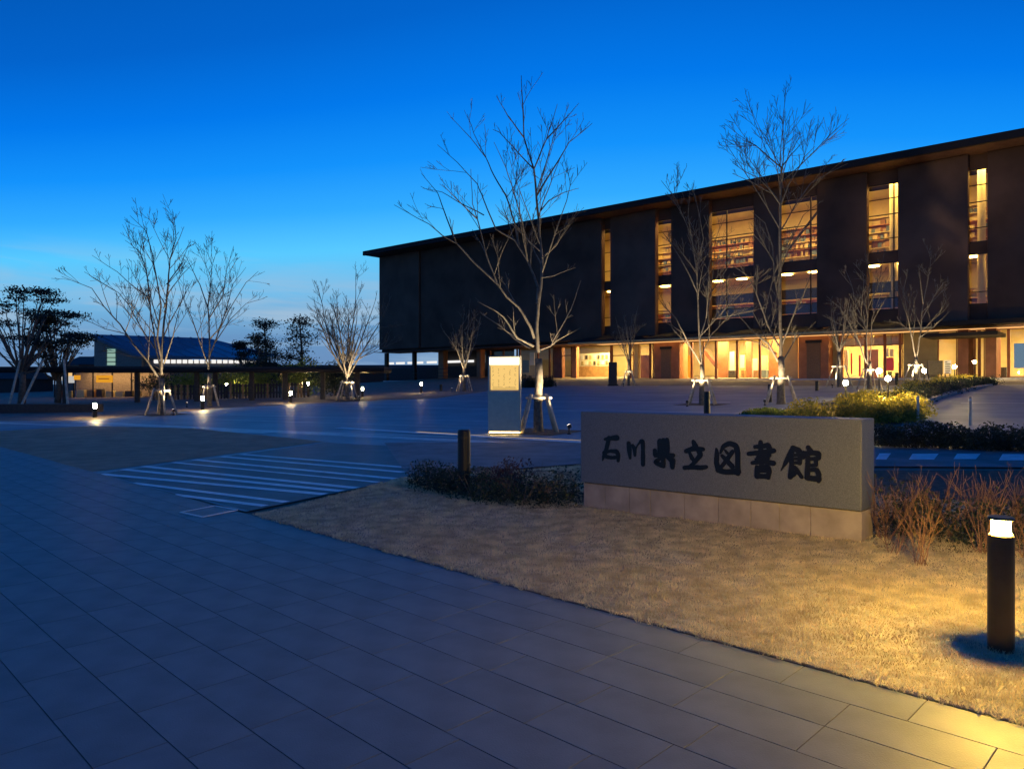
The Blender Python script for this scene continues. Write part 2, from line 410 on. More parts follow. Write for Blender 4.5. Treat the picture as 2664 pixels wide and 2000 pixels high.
tuft = .6+.8*(np.sin(bx*9+np.sin(by*7)*2)*np.cos(by*11+np.sin(bx*5)*2)*.5+.5)
hh = rg.uniform(.012, .032, nb)*tuft; wd = rg.uniform(.0022, .0042, nb)*np.clip(by/5, 1, 2.2)
an = rg.uniform(0, 2*math.pi, nb); lean = rg.uniform(.1, 1.0, nb)*hh; la = rg.uniform(0, 2*math.pi, nb)
z0 = gzv(bx, by)+.003+.012*np.sin(bx*3.1)*np.cos(by*2.3)*.6
P0 = np.stack([bx+np.cos(an)*wd, by+np.sin(an)*wd, z0], 1); P1 = np.stack([bx-np.cos(an)*wd, by-np.sin(an)*wd, z0], 1)
P2 = np.stack([bx+np.cos(la)*lean, by+np.sin(la)*lean, z0+hh], 1)
vv = np.stack([P0, P1, P2], 1).reshape(-1, 3)
mesh_np('grass', vv, np.arange(3*nb).reshape(-1, 3), 'drygrass', label='short dry straw coloured grass covering the lawn round the stone sign', cat='grass', kind='stuff')
# thin steel edging between footway and lawn
m = MB()
for i in range(20):
    a, b = ft(-.4-i*.45, .006), ft(-.4-(i+1)*.45, .006)
    za, zb_ = gz(a.x, a.y), gz(b.x, b.y)
    m.hexa([(a.x-VP.x*.004, a.y-VP.y*.004, za-.03), (b.x-VP.x*.004, b.y-VP.y*.004, zb_-.03), (b.x+VP.x*.004, b.y+VP.y*.004, zb_-.03), (a.x+VP.x*.004, a.y+VP.y*.004, za-.03)],
           [(a.x-VP.x*.004, a.y-VP.y*.004, za-.001), (b.x-VP.x*.004, b.y-VP.y*.004, zb_-.001), (b.x+VP.x*.004, b.y+VP.y*.004, zb_-.001), (a.x+VP.x*.004, a.y+VP.y*.004, za-.001)])
m.build('edging_strip', 'black_metal', None, label='thin dark metal edging strip between lawn and paved footway', cat='edging')
# loose gravel in the ragged lawn edge
m = MB()
for i in range(2600):
    a = -.6-random.random()*8.5; p = ft(a, .002+abs(random.gauss(0, .022))); r = random.uniform(.003, .009)
    z = gz(p.x, p.y)+.004
    top = (p.x, p.y, z+r*1.2); rim = [(p.x+r*math.cos(t), p.y+r*math.sin(t), z) for t in (0, 1.7, 3.3, 4.8)]
    i0 = len(m.v); m.v += rim+[top]; m.f += [(i0+k, i0+(k+1) % 4, i0+4) for k in range(4)]
m.build('gravel', 'plinth', None, label='loose pale gravel along the ragged edge of the lawn', cat='gravel', kind='stuff')

# inspection cover in the footway
c4 = [G(470, 1333), G(527, 1345), G(615, 1327), G(560, 1316)]
cc = sum(c4, Vector())/4
t = thing('inspection_cover', cc, 'rectangular inspection cover with bright metal rim set in the dark footway', 'cover')
m = MB(); m.hexa([p+Vector((0, 0, -.01)) for p in c4], [p+Vector((0, 0, .004)) for p in c4]); m.build('cover_plate', 'tile', t)
m = MB()
for i in range(4):
    a, b = c4[i], c4[(i+1) % 4]; d = (b-a).normalized(); s = d.cross(Vector((0, 0, 1)))*.016
    a = a-d*.009; b = b+d*.009
    m.hexa([a-s, b-s, b+s, a+s], [a-s+Vector((0, 0, .008)), b-s+Vector((0, 0, .008)), b+s+Vector((0, 0, .008)), a+s+Vector((0, 0, .008))])
m.build('metal_rim', 'white', t)

# ------------------------------------------------------------------ the library
ex = Vector((.7566, -.654, 0)); en = Vector((.654, .7566, 0))
EAVE_R = Wp(2664, 335, 57)
EAVE_L = Vector((-387/FPX*109.9, 109.9, 0))
OVER = 2.4
O = Vector((EAVE_L.x, EAVE_L.y, 0))+en*OVER      # s = 0, d = 0 : panel plane under the left eave corner
ZB, ZC, ZR = 2.15, 6.3, 20.4
def BP(s, d, z): p = O+ex*s+en*d; return Vector((p.x, p.y, z))
def s_at(px, d):
    t = (px-CX)/FPX; q = O+en*d
    return (t*q.y-q.x)/(ex.x-t*ex.y)
def z_at(px, py, d): p = BP(s_at(px, d), d, 0); return EYE+(CY-py)/FPX*p.y
def bbox(m, s0, s1, d0, d1, z0, z1):
    a = BP(s0, d0, z0); return m.obox(a, ex*(s1-s0), en*(d1-d0), (0, 0, z1-z0))
SL = s_at(985, 0); SR = 96
lib = thing('library_building', BP(SL, 4, ZB), 'large dark library with panelled facade, deep eaves and warm lit windows behind the plaza', 'building')
S_E = s_at(945, -OVER)
m = MB(); bbox(m, S_E, SR, -OVER, 40, ZR+.35, 21.16); roof = m.build('roof', 'roof', lib)
m = MB(); bbox(m, S_E-.06, SR, -OVER-.06, -OVER+.25, ZR+.2, 21.22); m.build('fascia', 'roof', roof)
m = MB(); bbox(m, S_E+.1, SR, -OVER+.26, 5, ZR+.22, ZR+.34); m.build('soffit', 'soffit', roof)
slots = [(1566, 1584), (1706, 1742), (1846, 1957), (2028, 2122), (2256, 2334), (2519, 2567)]
edges = [985, 1090]+[e for s in slots for e in s]
pan = [(985, 1089), (1091, 1566), (1584, 1706), (1742, 1846), (1957, 2028), (2122, 2256), (2334, 2519), (2567, 2900)]
ZP = 6.75
for i, (a, b) in enumerate(pan):
    s0, s1 = s_at(a, 0), min(s_at(b, 0), SR)
    zb = [6.75, 6.75, 6.9, 7.0, 7.0, 6.9, 6.85, 6.75][i]
    ds = (.25, -.12) if i else (.1, .02)
    lo = [BP(s0, ds[0], zb), BP(s1, ds[1], zb), BP(s1, .62, zb), BP(s0, .62, zb)]
    hi = [p+Vector((0, 0, ZR+.2-zb)) for p in lo]
    MB().hexa(lo, hi).build('facade_panel', 'panel' if i % 2 else 'panel_b', lib, bevel=.06)
m = MB(); bbox(m, SL, SL+.4, .64, 30, 6.75, ZR+.2); m.build('end_wall', 'panel', lib)
# slots: dark spandrels and windows
UPW, LOW = (13.35, 19.45), (8.2, 12.45)
for i, (a, b) in enumerate(slots):
    s0, s1 = s_at(a, 0)-.25, s_at(b, 0)+.45
    if i == 0: s1 += .4
    m = MB(); pass
    for z0, z1 in ((6.8, LOW[0]), (LOW[1], UPW[0]), (UPW[1], ZR+.2)):
        m = MB(); bbox(m, s0, s1, .66, .86, z0, z1); m.build('spandrel', 'panel', lib)
    for z0, z1, rows in ((UPW[0], UPW[1], (.2, .55, .78)), (LOW[0], LOW[1], (.25,))):
        wn = bpy.data.objects.new('window', None); COL.objects.link(wn); wn.parent = lib; wn.location = BP((s0+s1)/2, .75, z0)-lib.location
        fr = MB(); t = .09
        bbox(fr, s0, s1, .66, .84, z0, z0+t); bbox(fr, s0, s1, .66, .84, z1-t, z1); bbox(fr, s0, s0+t, .66, .84, z0+t, z1-t); bbox(fr, s1-t, s1, .66, .84, z0+t, z1-t)
        fr.build('window_frame', 'frame', wn)
        for r_ in rows:
            z = z0+(z1-z0)*r_; mm = MB(); bbox(mm, s0+t, s1-t, .69, .80, z-.035, z+.035); mm.build('transom', 'frame', wn)
        if s1-s0 > 3:
            mm = MB(); sm = s0+(s1-s0)*(.34 if i == 2 else .72); bbox(mm, sm-.05, sm+.05, .68, .815, z0+t, z1-t); mm.build('mullion', 'frame', wn)
        gl = MB(); p = [BP(s0+t, .75, z0+t), BP(s1-t, .75, z0+t), BP(s1-t, .75, z1-t), BP(s0+t, .75, z1-t)]; gl.poly(p); gl.build('pane', 'glass', wn)
    # brace and columns just inside
    if i == 3:
        m = MB(); m.tube([BP(s0+.4, 1.4, UPW[0]+1.2), BP(s1-.7, 1.4, UPW[1]-1.4)], .13, 6); m.build('brace', 'frame', lib)
    if i in (1, 4, 5):
        sc_ = s0+(s1-s0)*(.62 if i != 5 else .45); m = MB()
        m.tube([BP(sc_, 1.9, 7), BP(sc_, 1.9, ZR)], .34 if i != 5 else .3, 14); m.build('interior_column', 'terracotta' if i == 1 else 'cream', lib, smooth=True)
# upper floors inside
m = MB(); bbox(m, SL+1, SR, .9, 12, 12.55, 13.2); m.build('floor_slab', 'cream', lib)
m = MB(); bbox(m, SL+1, SR, .9, 12, 7.0, 7.6); m.build('floor_slab', 'wood', lib)
m = MB(); bbox(m, SL+1, SR, 7.5, 7.7, 7.6, ZR+.2); m.build('interior_wall', 'cream', lib)
rb = random.Random(11)
for i, (a, b) in enumerate(slots):
    s0, s1 = s_at(a, 0)-3.5, s_at(b, 0)+1.5
    if s1-s0 > 11: s1 = s0+11
    for zf, zc in ((7.6, 12.55), (13.2, 19.9)):
        if zf > 10:
            m = MB(); bbox(m, s0+.5, s1, 1.1, 2.1, zc-.12, zc-.11); m.build('ceiling_light', 'ceiling_hall', lib)
        else:
            for q in range(int((s1-s0)/2.6)+1):
                c_ = BP(s0+.8+q*2.6, 2.2, zc-.14); MB().lathe(c_, [(.55, 0), (.55, .02)], 16).build('ceiling_light', 'ceiling_hall', lib)
        if i in (0,): continue
        if zf < 10 and i in (2, 3, 4):
            for z0 in (8.5, 9.9):
                m = MB(); bbox(m, s0+.5, s1-.5, 1.6, 1.9, z0, z0+.95); m.build('reading_desk', 'house_dark', lib)
        # tiers of bookshelves climbing to the back
        nrow = 4 if zf < 10 else 5
        for r_ in range(nrow):
            d0 = 3.0+r_*1.0; z0 = zf+.2+r_*(.9 if zf > 10 else .55)
            m = MB(); bbox(m, s0, s1, d0, d0+.4, z0-.1, z0+.06); bbox(m, s0, s1, d0+.36, d0+.42, z0+.06, z0+.75); bbox(m, s0, s1, d0, d0+.42, z0+.76, z0+.84)
            sh = m.build('bookshelf', rb.choice(['wood', 'terracotta', 'cream']), lib)
            for mt in ('book_a', 'book_b', 'book_c'):
                bk = MB(); s = s0+rb.random()
                while s < s1-.3:
                    wd_ = rb.uniform(.12, .5); h_ = rb.uniform(.35, .62)
                    if rb.random() < .4: bbox(bk, s, s+wd_, d0+.08+rb.uniform(0, .1), d0+.35, z0+.062, z0+.062+h_)
                    s += wd_+rb.uniform(.05, .4)
                if bk.f: bk.build('books', mt, sh, kind='stuff')
# ground floor
m = MB(); bbox(m, SL+2, SR, -.8, 16, ZB-.9, ZB); m.build('floor_plinth', 'band', lib)
sC0, sC1 = s_at(1478, -1.6), s_at(2425, -1.6)
m = MB()
nseg = 40
for i in range(nseg):
    a = sC0+(sC1-sC0)*i/nseg; b = sC0+(sC1-sC0)*(i+1)/nseg
    ha = .35+.45*abs(math.sin(i*math.pi/10))**.7; hb = .35+.45*abs(math.sin((i+1)*math.pi/10))**.7
    m.hexa([BP(a, -1.6, ZC+.06), BP(b, -1.6, ZC+.06), BP(b, .2, ZC+.06), BP(a, .2, ZC+.06)],
           [BP(a, -1.3, ZC+.16+ha*.3), BP(b, -1.3, ZC+.16+hb*.3), BP(b, .2, ZC+.1+hb), BP(a, .2, ZC+.1+ha)])
can = m.build('entrance_canopy', 'roof', lib)
m = MB(); bbox(m, sC0, sC1, -1.66, -1.58, ZC-.06, ZC+.09); m.build('canopy_edge', 'cream', can)
m = MB(); bbox(m, SL+.5, SR, -1.5, 3.6, ZC, ZC+.05); m.build('ground_soffit', 'soffit', lib)
m = MB(); bbox(m, sC0+2, SR, 1.3, 2.5, ZC-.05, ZC-.012); m.build('glow_strip', 'soffit_glow', lib)  # wide glowing panel, gives the soffit its warm lit look
m = MB(); bbox(m, SL, SR, .62, 1.2, ZC+.06, 6.74); m.build('soffit_beam', 'roof', lib)
DG = 3.4
m = MB(); bbox(m, s_at(1250, DG), SR, 11.6, 11.8, ZB, 6.99); m.build('interior_wall', 'cream', lib)
for s in np.arange(s_at(1250, DG)+2, SR-3, 7.5):
    if rb.random() < .25: continue
    m = MB(); bbox(m, s, s+4.5, 4.4, 5.2, 6.94, 6.95); m.build('ceiling_light', 'ceiling_warm', lib)
    m = MB(); bbox(m, s, s+4.5, 6.2, 7.0, 6.94, 6.95); m.build('ceiling_light', 'ceiling_warm', lib)
def gglass(a, b, muls=(), z1=ZC, d=DG, transom=None, tint='glass'):
    s0, s1 = s_at(a, d), s_at(b, d)
    wn = bpy.data.objects.new('glazing', None); COL.objects.link(wn); wn.parent = lib; wn.location = BP((s0+s1)/2, d, ZB)-lib.location
    fr = MB(); t = .08
    bbox(fr, s0, s1, d-.06, d+.06, ZB, ZB+t); bbox(fr, s0, s1, d-.06, d+.06, z1-t, z1); bbox(fr, s0, s0+t, d-.06, d+.06, ZB+t, z1-t); bbox(fr, s1-t, s1, d-.06, d+.06, ZB+t, z1-t)
    fr.build('window_frame', 'terracotta_d', wn)
    for px in muls:
        s = s_at(px, d); mm = MB(); bbox(mm, s-.11, s+.11, d-.09, d+.09, ZB+t, z1-t); mm.build('mullion', 'terracotta_d', wn)
    if transom:
        mm = MB(); bbox(mm, s0+t, s1-t, d-.05, d+.05, transom-.05, transom+.05); mm.build('transom', 'terracotta_d', wn)
    MB().poly([BP(s0+t, d, ZB+t), BP(s1-t, d, ZB+t), BP(s1-t, d, z1-t), BP(s0+t, d, z1-t)]).build('pane', tint, wn)
    return wn
def gwall(a, b, mt, d0=DG-.2, d1=DG+.4, name='wall_block', z0=ZB, z1=ZC-.002):
    m = MB(); bbox(m, s_at(a, d0), s_at(b, d0), d0, d1, z0, z1); return m.build(name, mt, lib)
def gdoor(wall, a, b, ztop, mt='door', d0=DG-.2):
    s0, s1 = s_at(a, d0), s_at(b, d0)
    m = MB(); bbox(m, s0, s1, d0-.05, d0+.0, ZB, ztop); dr = m.build('door', mt, wall)
    m = MB(); bbox(m, s0-.1, s1+.1, d0-.14, d0-.0, ztop+.01, ztop+.28); m.build('door_hood', 'frame', wall)
gglass(1250, 1345, (1275, 1310), tint='glass')
gglass(1346, 1440, (1352, 1400, 1430))
gwall(1441, 1462, 'terracotta_d'); gglass(1463, 1487, (), transom=5.2); gwall(1488, 1499, 'terracotta')
gglass(1500, 1592, (1590,)); gglass(1593, 1648, (1640,), transom=5.0)
gwall(1649, 1660, 'cream'); gwall(1652, 1690, 'terracotta', 4.5, 4.8, 'orange_door_leaf', z1=5.0)
gglass(1661, 1700, (1692,))
wb = gwall(1701, 1768, 'terracotta', 2.3, 4.2); gdoor(wb, 1720, 1746, z_at(1735, 908, 2.3), d0=2.3)
gglass(1770, 1830, (1776, 1800)); gglass(1831, 2034, (1863, 1918, 1977))
gwall(2035, 2076, 'cream')
wb = gwall(2078, 2156, 'terracotta', 2.0, 4.2); gdoor(wb, 2099, 2135, z_at(2117, 892, 2.0), d0=2.0)
gwall(2157, 2181, 'olive'); gwall(2182, 2190, 'terracotta')
gglass(2191, 2350, (2252, 2302, 2342), transom=5.25)
for a, b, mt in [(2195, 2222, 'cream'), (2224, 2248, 'wood'), (2254, 2272, 'cream'), (2274, 2300, 'wood'), (2304, 2318, 'olive'), (2320, 2344, 'wood')]:
    gwall(a, b, mt, DG+.4, DG+.9, 'cabinet', z0=5.3, z1=ZC-.1)
gwall(2351, 2438, 'olive'); gglass(2440, 2490, ())
gwall(2491, 2519, 'terracotta_d', 1.4, 3.8, 'column'); gglass(2520, 2562, (2535, 2548)); gwall(2563, 2592, 'terracotta_d', 1.4, 3.8, 'column')
gglass(2593, 2780, (2624, 2700))
# interior things seen through the ground floor glass
def blk(name, a, b, d, z0, z1, mt, th_=.3):
    m = MB(); bbox(m, s_at(a, d), s_at(b, d), d, d+th_, z0, z1); return m.build(name, mt, lib)
blk('display_wall', 1505, 1585, 7, ZB, 3.9, 'wood'); blk('display_wall', 1508, 1585, 8, 3.92, 5.6, 'paper')
for i in range(14):
    a = 1512+(i % 7)*10.5; z = 4.1+(i//7)*.75
    blk('poster', a, a+6, 7.9, z, z+.5, random.choice(['book_a', 'book_b', 'white', 'print']), .04)
blk('inner_pier', 1868, 1892, 6, ZB, ZC, 'terracotta'); blk('inner_pier', 1940, 1955, 7, ZB, ZC, 'terracotta'); blk('inner_pier', 2000, 2028, 6, ZB, ZC, 'terracotta')
m = MB(); m.hexa([BP(s_at(1833, 7), 7, 5.0), BP(s_at(1862, 7), 7, 3.4), BP(s_at(1862, 7), 8.2, 3.4), BP(s_at(1833, 7), 8.2, 5.0)],
                 [BP(s_at(1833, 7), 7, 5.6), BP(s_at(1862, 7), 7, 4.0), BP(s_at(1862, 7), 8.2, 4.0), BP(s_at(1833, 7), 8.2, 5.6)]); m.build('staircase', 'terracotta_d', lib)
for a, b, z0, z1, mt in [(1898, 1910, 3.0, 5.2, 'white'), (1925, 1936, 3.4, 4.8, 'white'), (1958, 1970, 2.2, 4.4, 'white'), (1980, 1996, 2.2, 4.7, 'paper'), (1872, 1880, 2.6, 4.0, 'white'),
                         (1672, 1690, 2.2, 4.6, 'red'), (1790, 1800, 2.2, 4.9, 'orange_sign'), (1360, 1376, 3.2, 4.9, 'book_c'), (1378, 1390, 4.2, 5.9, 'white'), (1252, 1262, 4.7, 5.8, 'white')]:
    blk('display_panel', a, b, 6.4, z0, z1, mt, .08)
for a, b in [(1895, 1912), (1928, 1936), (1960, 1976), (1980, 1994), (2600, 2618)]:
    blk('counter', a, b, 5.6, ZB, 3.1, random.choice(['house_dark', 'wood', 'book_c']), .6)
blk('wall_screen', 2638, 2700, 5.0, 3.0, 5.1, 'screen', .1)
for a, b, z0, z1, mt in [(2255, 2285, 2.2, 4.9, 'terracotta'), (2305, 2325, 2.9, 4.1, 'red'), (2306, 2312, 4.2, 5.0, 'white'), (2315, 2324, 4.2, 4.9, 'paper'), (2196, 2206, 3.0, 4.9, 'white'), (2213, 2217, 2.6, 4.6, 'red'), (2234, 2239, 2.4, 4.4, 'red'), (2310, 2320, 2.2, 2.8, 'leaf_lime')]:
    blk('display_panel', a, b, 4.6, z0, z1, mt, .06)
# pilotis and terrace under the left end
for a, b in [(1140, 1153), (1240, 1250)]:
    gwall(a, b, 'terracotta', 2.0, 2.9, 'column')
for a in (1000, 1072):
    m = MB(); bbox(m, s_at(a, 1.2), s_at(a, 1.2)+.5, 1.2, 1.7, ZB-.4, ZC); m.build('column', 'frame', lib)
gwall(1000, 1246, 'house_dark', 9, 9.3, 'terrace_wall', z1=4.3)
for a, b in [(1002, 1024), (1030, 1052), (1060, 1076), (1084, 1100), (1110, 1136), (1160, 1200), (1206, 1232)]:
    m = MB(); bbox(m, s_at(a, 10), s_at(b, 10), 10, 10.1, 4.95, 5.3); m.build('clerestory_window', 'strip_white', lib)
m = MB(); bbox(m, SL+2, s_at(1250, DG)-.05, 10.4, 10.6, ZB, 6.99); m.build('terrace_back_wall', 'house_dark', lib)
for z in (2.7, 3.2, 3.7):
    m = MB(); bbox(m, s_at(990, 0), s_at(1236, 0), .0, .06, z, z+.07); m.build('terrace_rail', 'house_dark', lib)
# porch beams on the right
m = MB(); bbox(m, s_at(2425, -2.6), SR, -2.6, .35, 6.35, 6.72); m.build('porch_roof', 'roof', lib)
m = MB(); bbox(m, s_at(2395, -3.2), s_at(2595, -3.2), -3.2, 1.2, 5.45, 5.75); m.build('porch_beam', 'roof', lib)

# ------------------------------------------------------------------ stone sign
SA, SB_ = G(1512, 1320), G(2240, 1415)
sd = Vector((SB_.x-SA.x, SB_.y-SA.y, 0)); SLEN = sd.length; sd.normalize(); sn = Vector((-sd.y, sd.x, 0))
zs = min(SA.z, SB_.z)-.04
SZ0, SZ1 = .36, 0                                          # filled below
ztop = Wp(1510, 1070, SA.y).z; zmid = Wp(1512, 1253, SA.y).z
sign = thing('stone_sign', SA+sd*SLEN/2+sn*.2, 'long low grey granite sign with black brushed characters on the dry lawn', 'sign')
def sbox(m, a0, a1, d0, d1, z0, z1): o = SA+sd*a0+sn*d0; return m.obox((o.x, o.y, z0), sd*(a1-a0), sn*(d1-d0), (0, 0, z1-z0))
m = MB(); sbox(m, -.005, SLEN+.005, -.005, .395, zmid, ztop); m.build('slab', 'granite', sign, bevel=.006)
a = 0; rs = random.Random(4); first = True
while a < SLEN-.02:
    wd_ = min(rs.uniform(.26, .42), SLEN-.02-a)
    if SLEN-.02-a-wd_ < .15: wd_ = SLEN-.02-a
    m = MB(); sbox(m, a+.022, a+.022+wd_-.0025, .02+rs.uniform(0, .004), .375, zs, zmid-.012); m.build('plinth_stone', 'plinth', sign, bevel=.004); a += wd_
m = MB(); sbox(m, .03, SLEN-.03, .045, .36, zs, zmid-.001); m.build('plinth_core', 'joint', sign)
def face(x, y):
    "zoomed sketch coordinates of the lettering -> point on the slab front"
    px = 1480+.3707*x; py = 1040+.3707*y; r = Vector(((px-CX)/FPX, 1, (CY-py)/FPX)); f0 = SA-sn*.006
    k = (f0.x*sn.x+f0.y*sn.y)/(r.x*sn.x+r.y*sn.y); p = Vector((0, 0, EYE))+r*k
    return (p-f0).dot(sd), p.z
U = lambda *p: p
CH = {
 'first': [U((252, 276, 16), (285, 270, 24), (338, 266, 32)), U((282, 268, 26), (272, 310, 27), (262, 352, 25), (244, 395, 20), (238, 424, 8)), U((248, 372, 20), (290, 358, 18), (335, 362, 28), (348, 385, 26), (346, 426, 20)), U((248, 372, 26), (262, 398, 24), (300, 405, 20), (346, 402, 20))],
 'second': [U((420, 306, 26), (424, 345, 30), (430, 408, 16)), U((448, 318, 18), (462, 345, 26), (464, 390, 16)), U((464, 360, 10), (482, 318, 8), (505, 292, 18)), U((506, 290, 22), (521, 290, 24), (521, 452, 25))],
 'third': [U((640, 292, 32), (640, 372, 32)), U((664, 284, 30), (664, 372, 34)), U((690, 280, 24), (692, 330, 28), (690, 374, 28)), U((604, 356, 24), (606, 390, 26), (650, 384, 20), (735, 388, 22)), U((664, 374, 26), (664, 464, 26)), U((640, 410, 20), (606, 438, 26), (650, 458, 26)), U((692, 398, 24), (728, 424, 36), (728, 472, 26))],
 'fourth': [U((874, 292, 22), (888, 328, 34)), U((822, 360, 24), (870, 342, 26), (944, 346, 22)), U((908, 350, 28), (925, 385, 28), (890, 430, 22), (842, 478, 20)), U((848, 368, 16), (862, 405, 24), (884, 430, 20)), U((812, 476, 22), (864, 470, 24), (928, 476, 26), (966, 470, 20))],
 'fifth': [U((1036, 344, 14), (1040, 380, 26), (1036, 440, 28), (1050, 492, 26)), U((1064, 372, 12), (1084, 326, 24), (1128, 304, 26), (1172, 320, 28), (1186, 368, 28), (1186, 515, 26)), U((1046, 492, 28), (1100, 506, 28), (1190, 502, 30)), U((1150, 362, 20), (1118, 408, 24), (1074, 466, 22)), U((1076, 392, 20), (1108, 424, 26), (1148, 468, 26)), U((1096, 352, 10), (1112, 372, 18))],
 'sixth': [U((1346, 296, 24), (1350, 380, 28), (1354, 462, 24)), U((1308, 330, 20), (1350, 326, 22), (1392, 320, 26)), U((1398, 318, 28), (1412, 350, 26), (1404, 388, 20)), U((1262, 378, 22), (1340, 370, 24), (1440, 356, 24)), U((1328, 402, 20), (1370, 398, 22), (1410, 390, 18)), U((1288, 442, 20), (1360, 430, 24), (1436, 444, 26)), U((1312, 416, 12), (1400, 410, 16)), U((1320, 470, 20), (1324, 534, 28)), U((1322, 476, 22), (1396, 470, 28), (1406, 500, 28), (1400, 544, 22)), U((1328, 502, 14), (1398, 500, 14)), U((1324, 534, 24), (1396, 536, 24))],
 'seventh': [U((1578, 336, 24), (1556, 376, 28), (1524, 436, 22), (1488, 497, 4)), U((1574, 338, 26), (1612, 354, 30), (1632, 398, 20)), U((1556, 388, 16), (1620, 386, 18)), U((1562, 414, 14), (1622, 412, 14)), U((1624, 386, 22), (1620, 442, 22)), U((1562, 388, 22), (1566, 460, 24), (1556, 540, 24)), U((1560, 442, 16), (1620, 440, 18)), U((1552, 544, 20), (1580, 522, 22), (1604, 490, 14)), U((1586, 470, 16), (1610, 505, 22), (1636, 542, 18)),
             U((1682, 334, 22), (1700, 368, 30)), U((1652, 374, 24), (1648, 402, 22)), U((1652, 376, 22), (1700, 372, 24), (1752, 374, 26), (1752, 406, 24)), U((1682, 404, 22), (1678, 460, 24), (1674, 548, 24)), U((1682, 416, 18), (1734, 412, 20), (1738, 456, 18)), U((1684, 460, 16), (1738, 458, 16)), U((1680, 492, 18), (1740, 488, 22), (1756, 520, 24), (1754, 572, 18)), U((1674, 546, 26), (1754, 556, 28))],
}
k_ = 0
sc_px = .3707*8.0/FPX*1.16                                    # sketch unit -> metres on the slab
for nm, strokes in CH.items():
    m = MB()
    for j, st in enumerate(strokes):
        pts = []
        for i in range(len(st)-1):
            for q in range(8):
                f = q/8; pts.append(tuple(st[i][c]*(1-f)+st[i+1][c]*f for c in range(3)))
        pts.append(st[-1])
        # soften corners
        for _ in range(2):
            pts = [pts[0]]+[tuple((pts[i-1][c]+2*pts[i][c]+pts[i+1][c])/4 for c in range(3)) for i in range(1, len(pts)-1)]+[pts[-1]]
        fx = [(*face(p[0], p[1]), p[2]*1.16*sc_px/2*(1+.06*math.sin(p[0]*.9+p[1]*.7))) for p in pts]
        dp = -.0065-.0004*j-.002
        left = []; right = []
        n_ = len(fx)
        for i in range(n_):
            ax = fx[min(i+1, n_-1)][0]-fx[max(i-1, 0)][0]; az = fx[min(i+1, n_-1)][1]-fx[max(i-1, 0)][1]
            l_ = math.hypot(ax, az) or 1; nx, nz_ = -az/l_, ax/l_; r = fx[i][2]
            left.append((fx[i][0]+nx*r, fx[i][1]+nz_*r)); right.append((fx[i][0]-nx*r, fx[i][1]-nz_*r))
        def capp(i, sgn):
            j2 = 1 if i == 0 else -2
            ang = math.atan2(fx[i][1]-fx[j2][1], fx[i][0]-fx[j2][0]); r = fx[i][2]
            return [(fx[i][0]+r*math.cos(ang+t), fx[i][1]+r*math.sin(ang+t)) for t in ((-1.0, -.35, .35, 1.0))]
        out = left+capp(n_-1, 1)[::-1]+right[::-1]+capp(0, -1)[::-1]
        P3 = lambda s, z, d: tuple(Vector((SA.x, SA.y, 0))+sd*s+sn*d+Vector((0, 0, z)))
        i0 = len(m.v); c = len(out)
        # quads of the ribbon and the rim
        m.v += [P3(s, z, dp) for s, z in out]+[P3(s, z, -.004) for s, z in out]
        for i in range(n_-1): m.f.append((i0+i, i0+i+1, i0+n_+4+(n_-1-i)-1, i0+n_+4+(n_-1-i)))
        m.f.append(tuple(i0+n_-1+q for q in range(6))); m.f.append((i0+c-5+0, *[i0+c-4+q for q in range(4)], i0))
        m.f += [(i0+i, i0+c+i, i0+c+(i+1) % c, i0+(i+1) % c) for i in range(c)]
    m.build('character', 'ink', sign)

# ------------------------------------------------------------------ information kiosk
kp = G(1312, 1128)
kx, ky, kz = kp
kw, kd = .85/2, .26
kt = thing('information_kiosk', kp, 'tall grey metal information kiosk with glowing yellow notice panel on the plaza', 'kiosk')
kang = R(4)
ka = Vector((math.cos(kang), -math.sin(kang), 0)); kn = Vector((math.sin(kang), math.cos(kang), 0))
def kbox(m, a0, a1, d0, d1, z0, z1): o = kp+ka*a0+kn*d0; return m.obox((o.x, o.y, kz+z0), ka*(a1-a0), kn*(d1-d0), (0, 0, z1-z0))
KH = 2.02
m = MB(); kbox(m, -kw, kw, 0, kd, .05, 1.10); m.build('body', 'steel', kt, bevel=.006)
m = MB(); kbox(m, -kw, -kw+.035, 0, kd, 1.102, KH); kbox(m, kw-.035, kw, 0, kd, 1.102, KH); kbox(m, -kw+.036, kw-.036, 0, kd, KH-.03, KH); kbox(m, -kw+.036, kw-.036, .1, kd, 1.102, KH-.031)
m.build('case', 'steel', kt)
m = MB(); kbox(m, -kw+.037, kw-.037, .02, .099, KH-.22, KH-.032); m.build('light_header', 'kiosk_head', kt)
m = MB(); kbox(m, -kw+.06, kw-.06, .085, .099, 1.14, KH-.24); page = m.build('notice_page', 'kiosk_page', kt)
rk = random.Random(9); m = MB()
for c in range(5):                                         # columns of small characters
    a0 = -.30+c*.145
    for r in range(15):
        if rk.random() < .25: continue
        z = 1.72-r*.035
        for _ in range(3):
            aa = a0+rk.uniform(-.016, .016); zz = z+rk.uniform(-.010, .010)
            if rk.random() < .5: kbox(m, aa-.012, aa+.012, .081, .0848, zz-.002, zz+.002)
            else: kbox(m, aa-.002, aa+.002, .0805, .0843, zz-.011, zz+.011)
for a0, a1, z in [(-.32, .32, 1.165), (-.32, .30, 1.18), (-.30, -.05, 1.22), (.02, .3, 1.21)]: kbox(m, a0, a1, .0800, .0838, z, z+.006)
m.build('printed_text', 'print', page, kind='stuff')
m = MB(); kbox(m, -kw+.03, kw-.03, .02, kd-.02, .022, .048); m.build('base_light', 'kiosk_base', kt)
m = MB(); kbox(m, -kw+.03, kw-.03, .02, kd-.02, -.03, .02); m.build('foot', 'black_metal', kt)

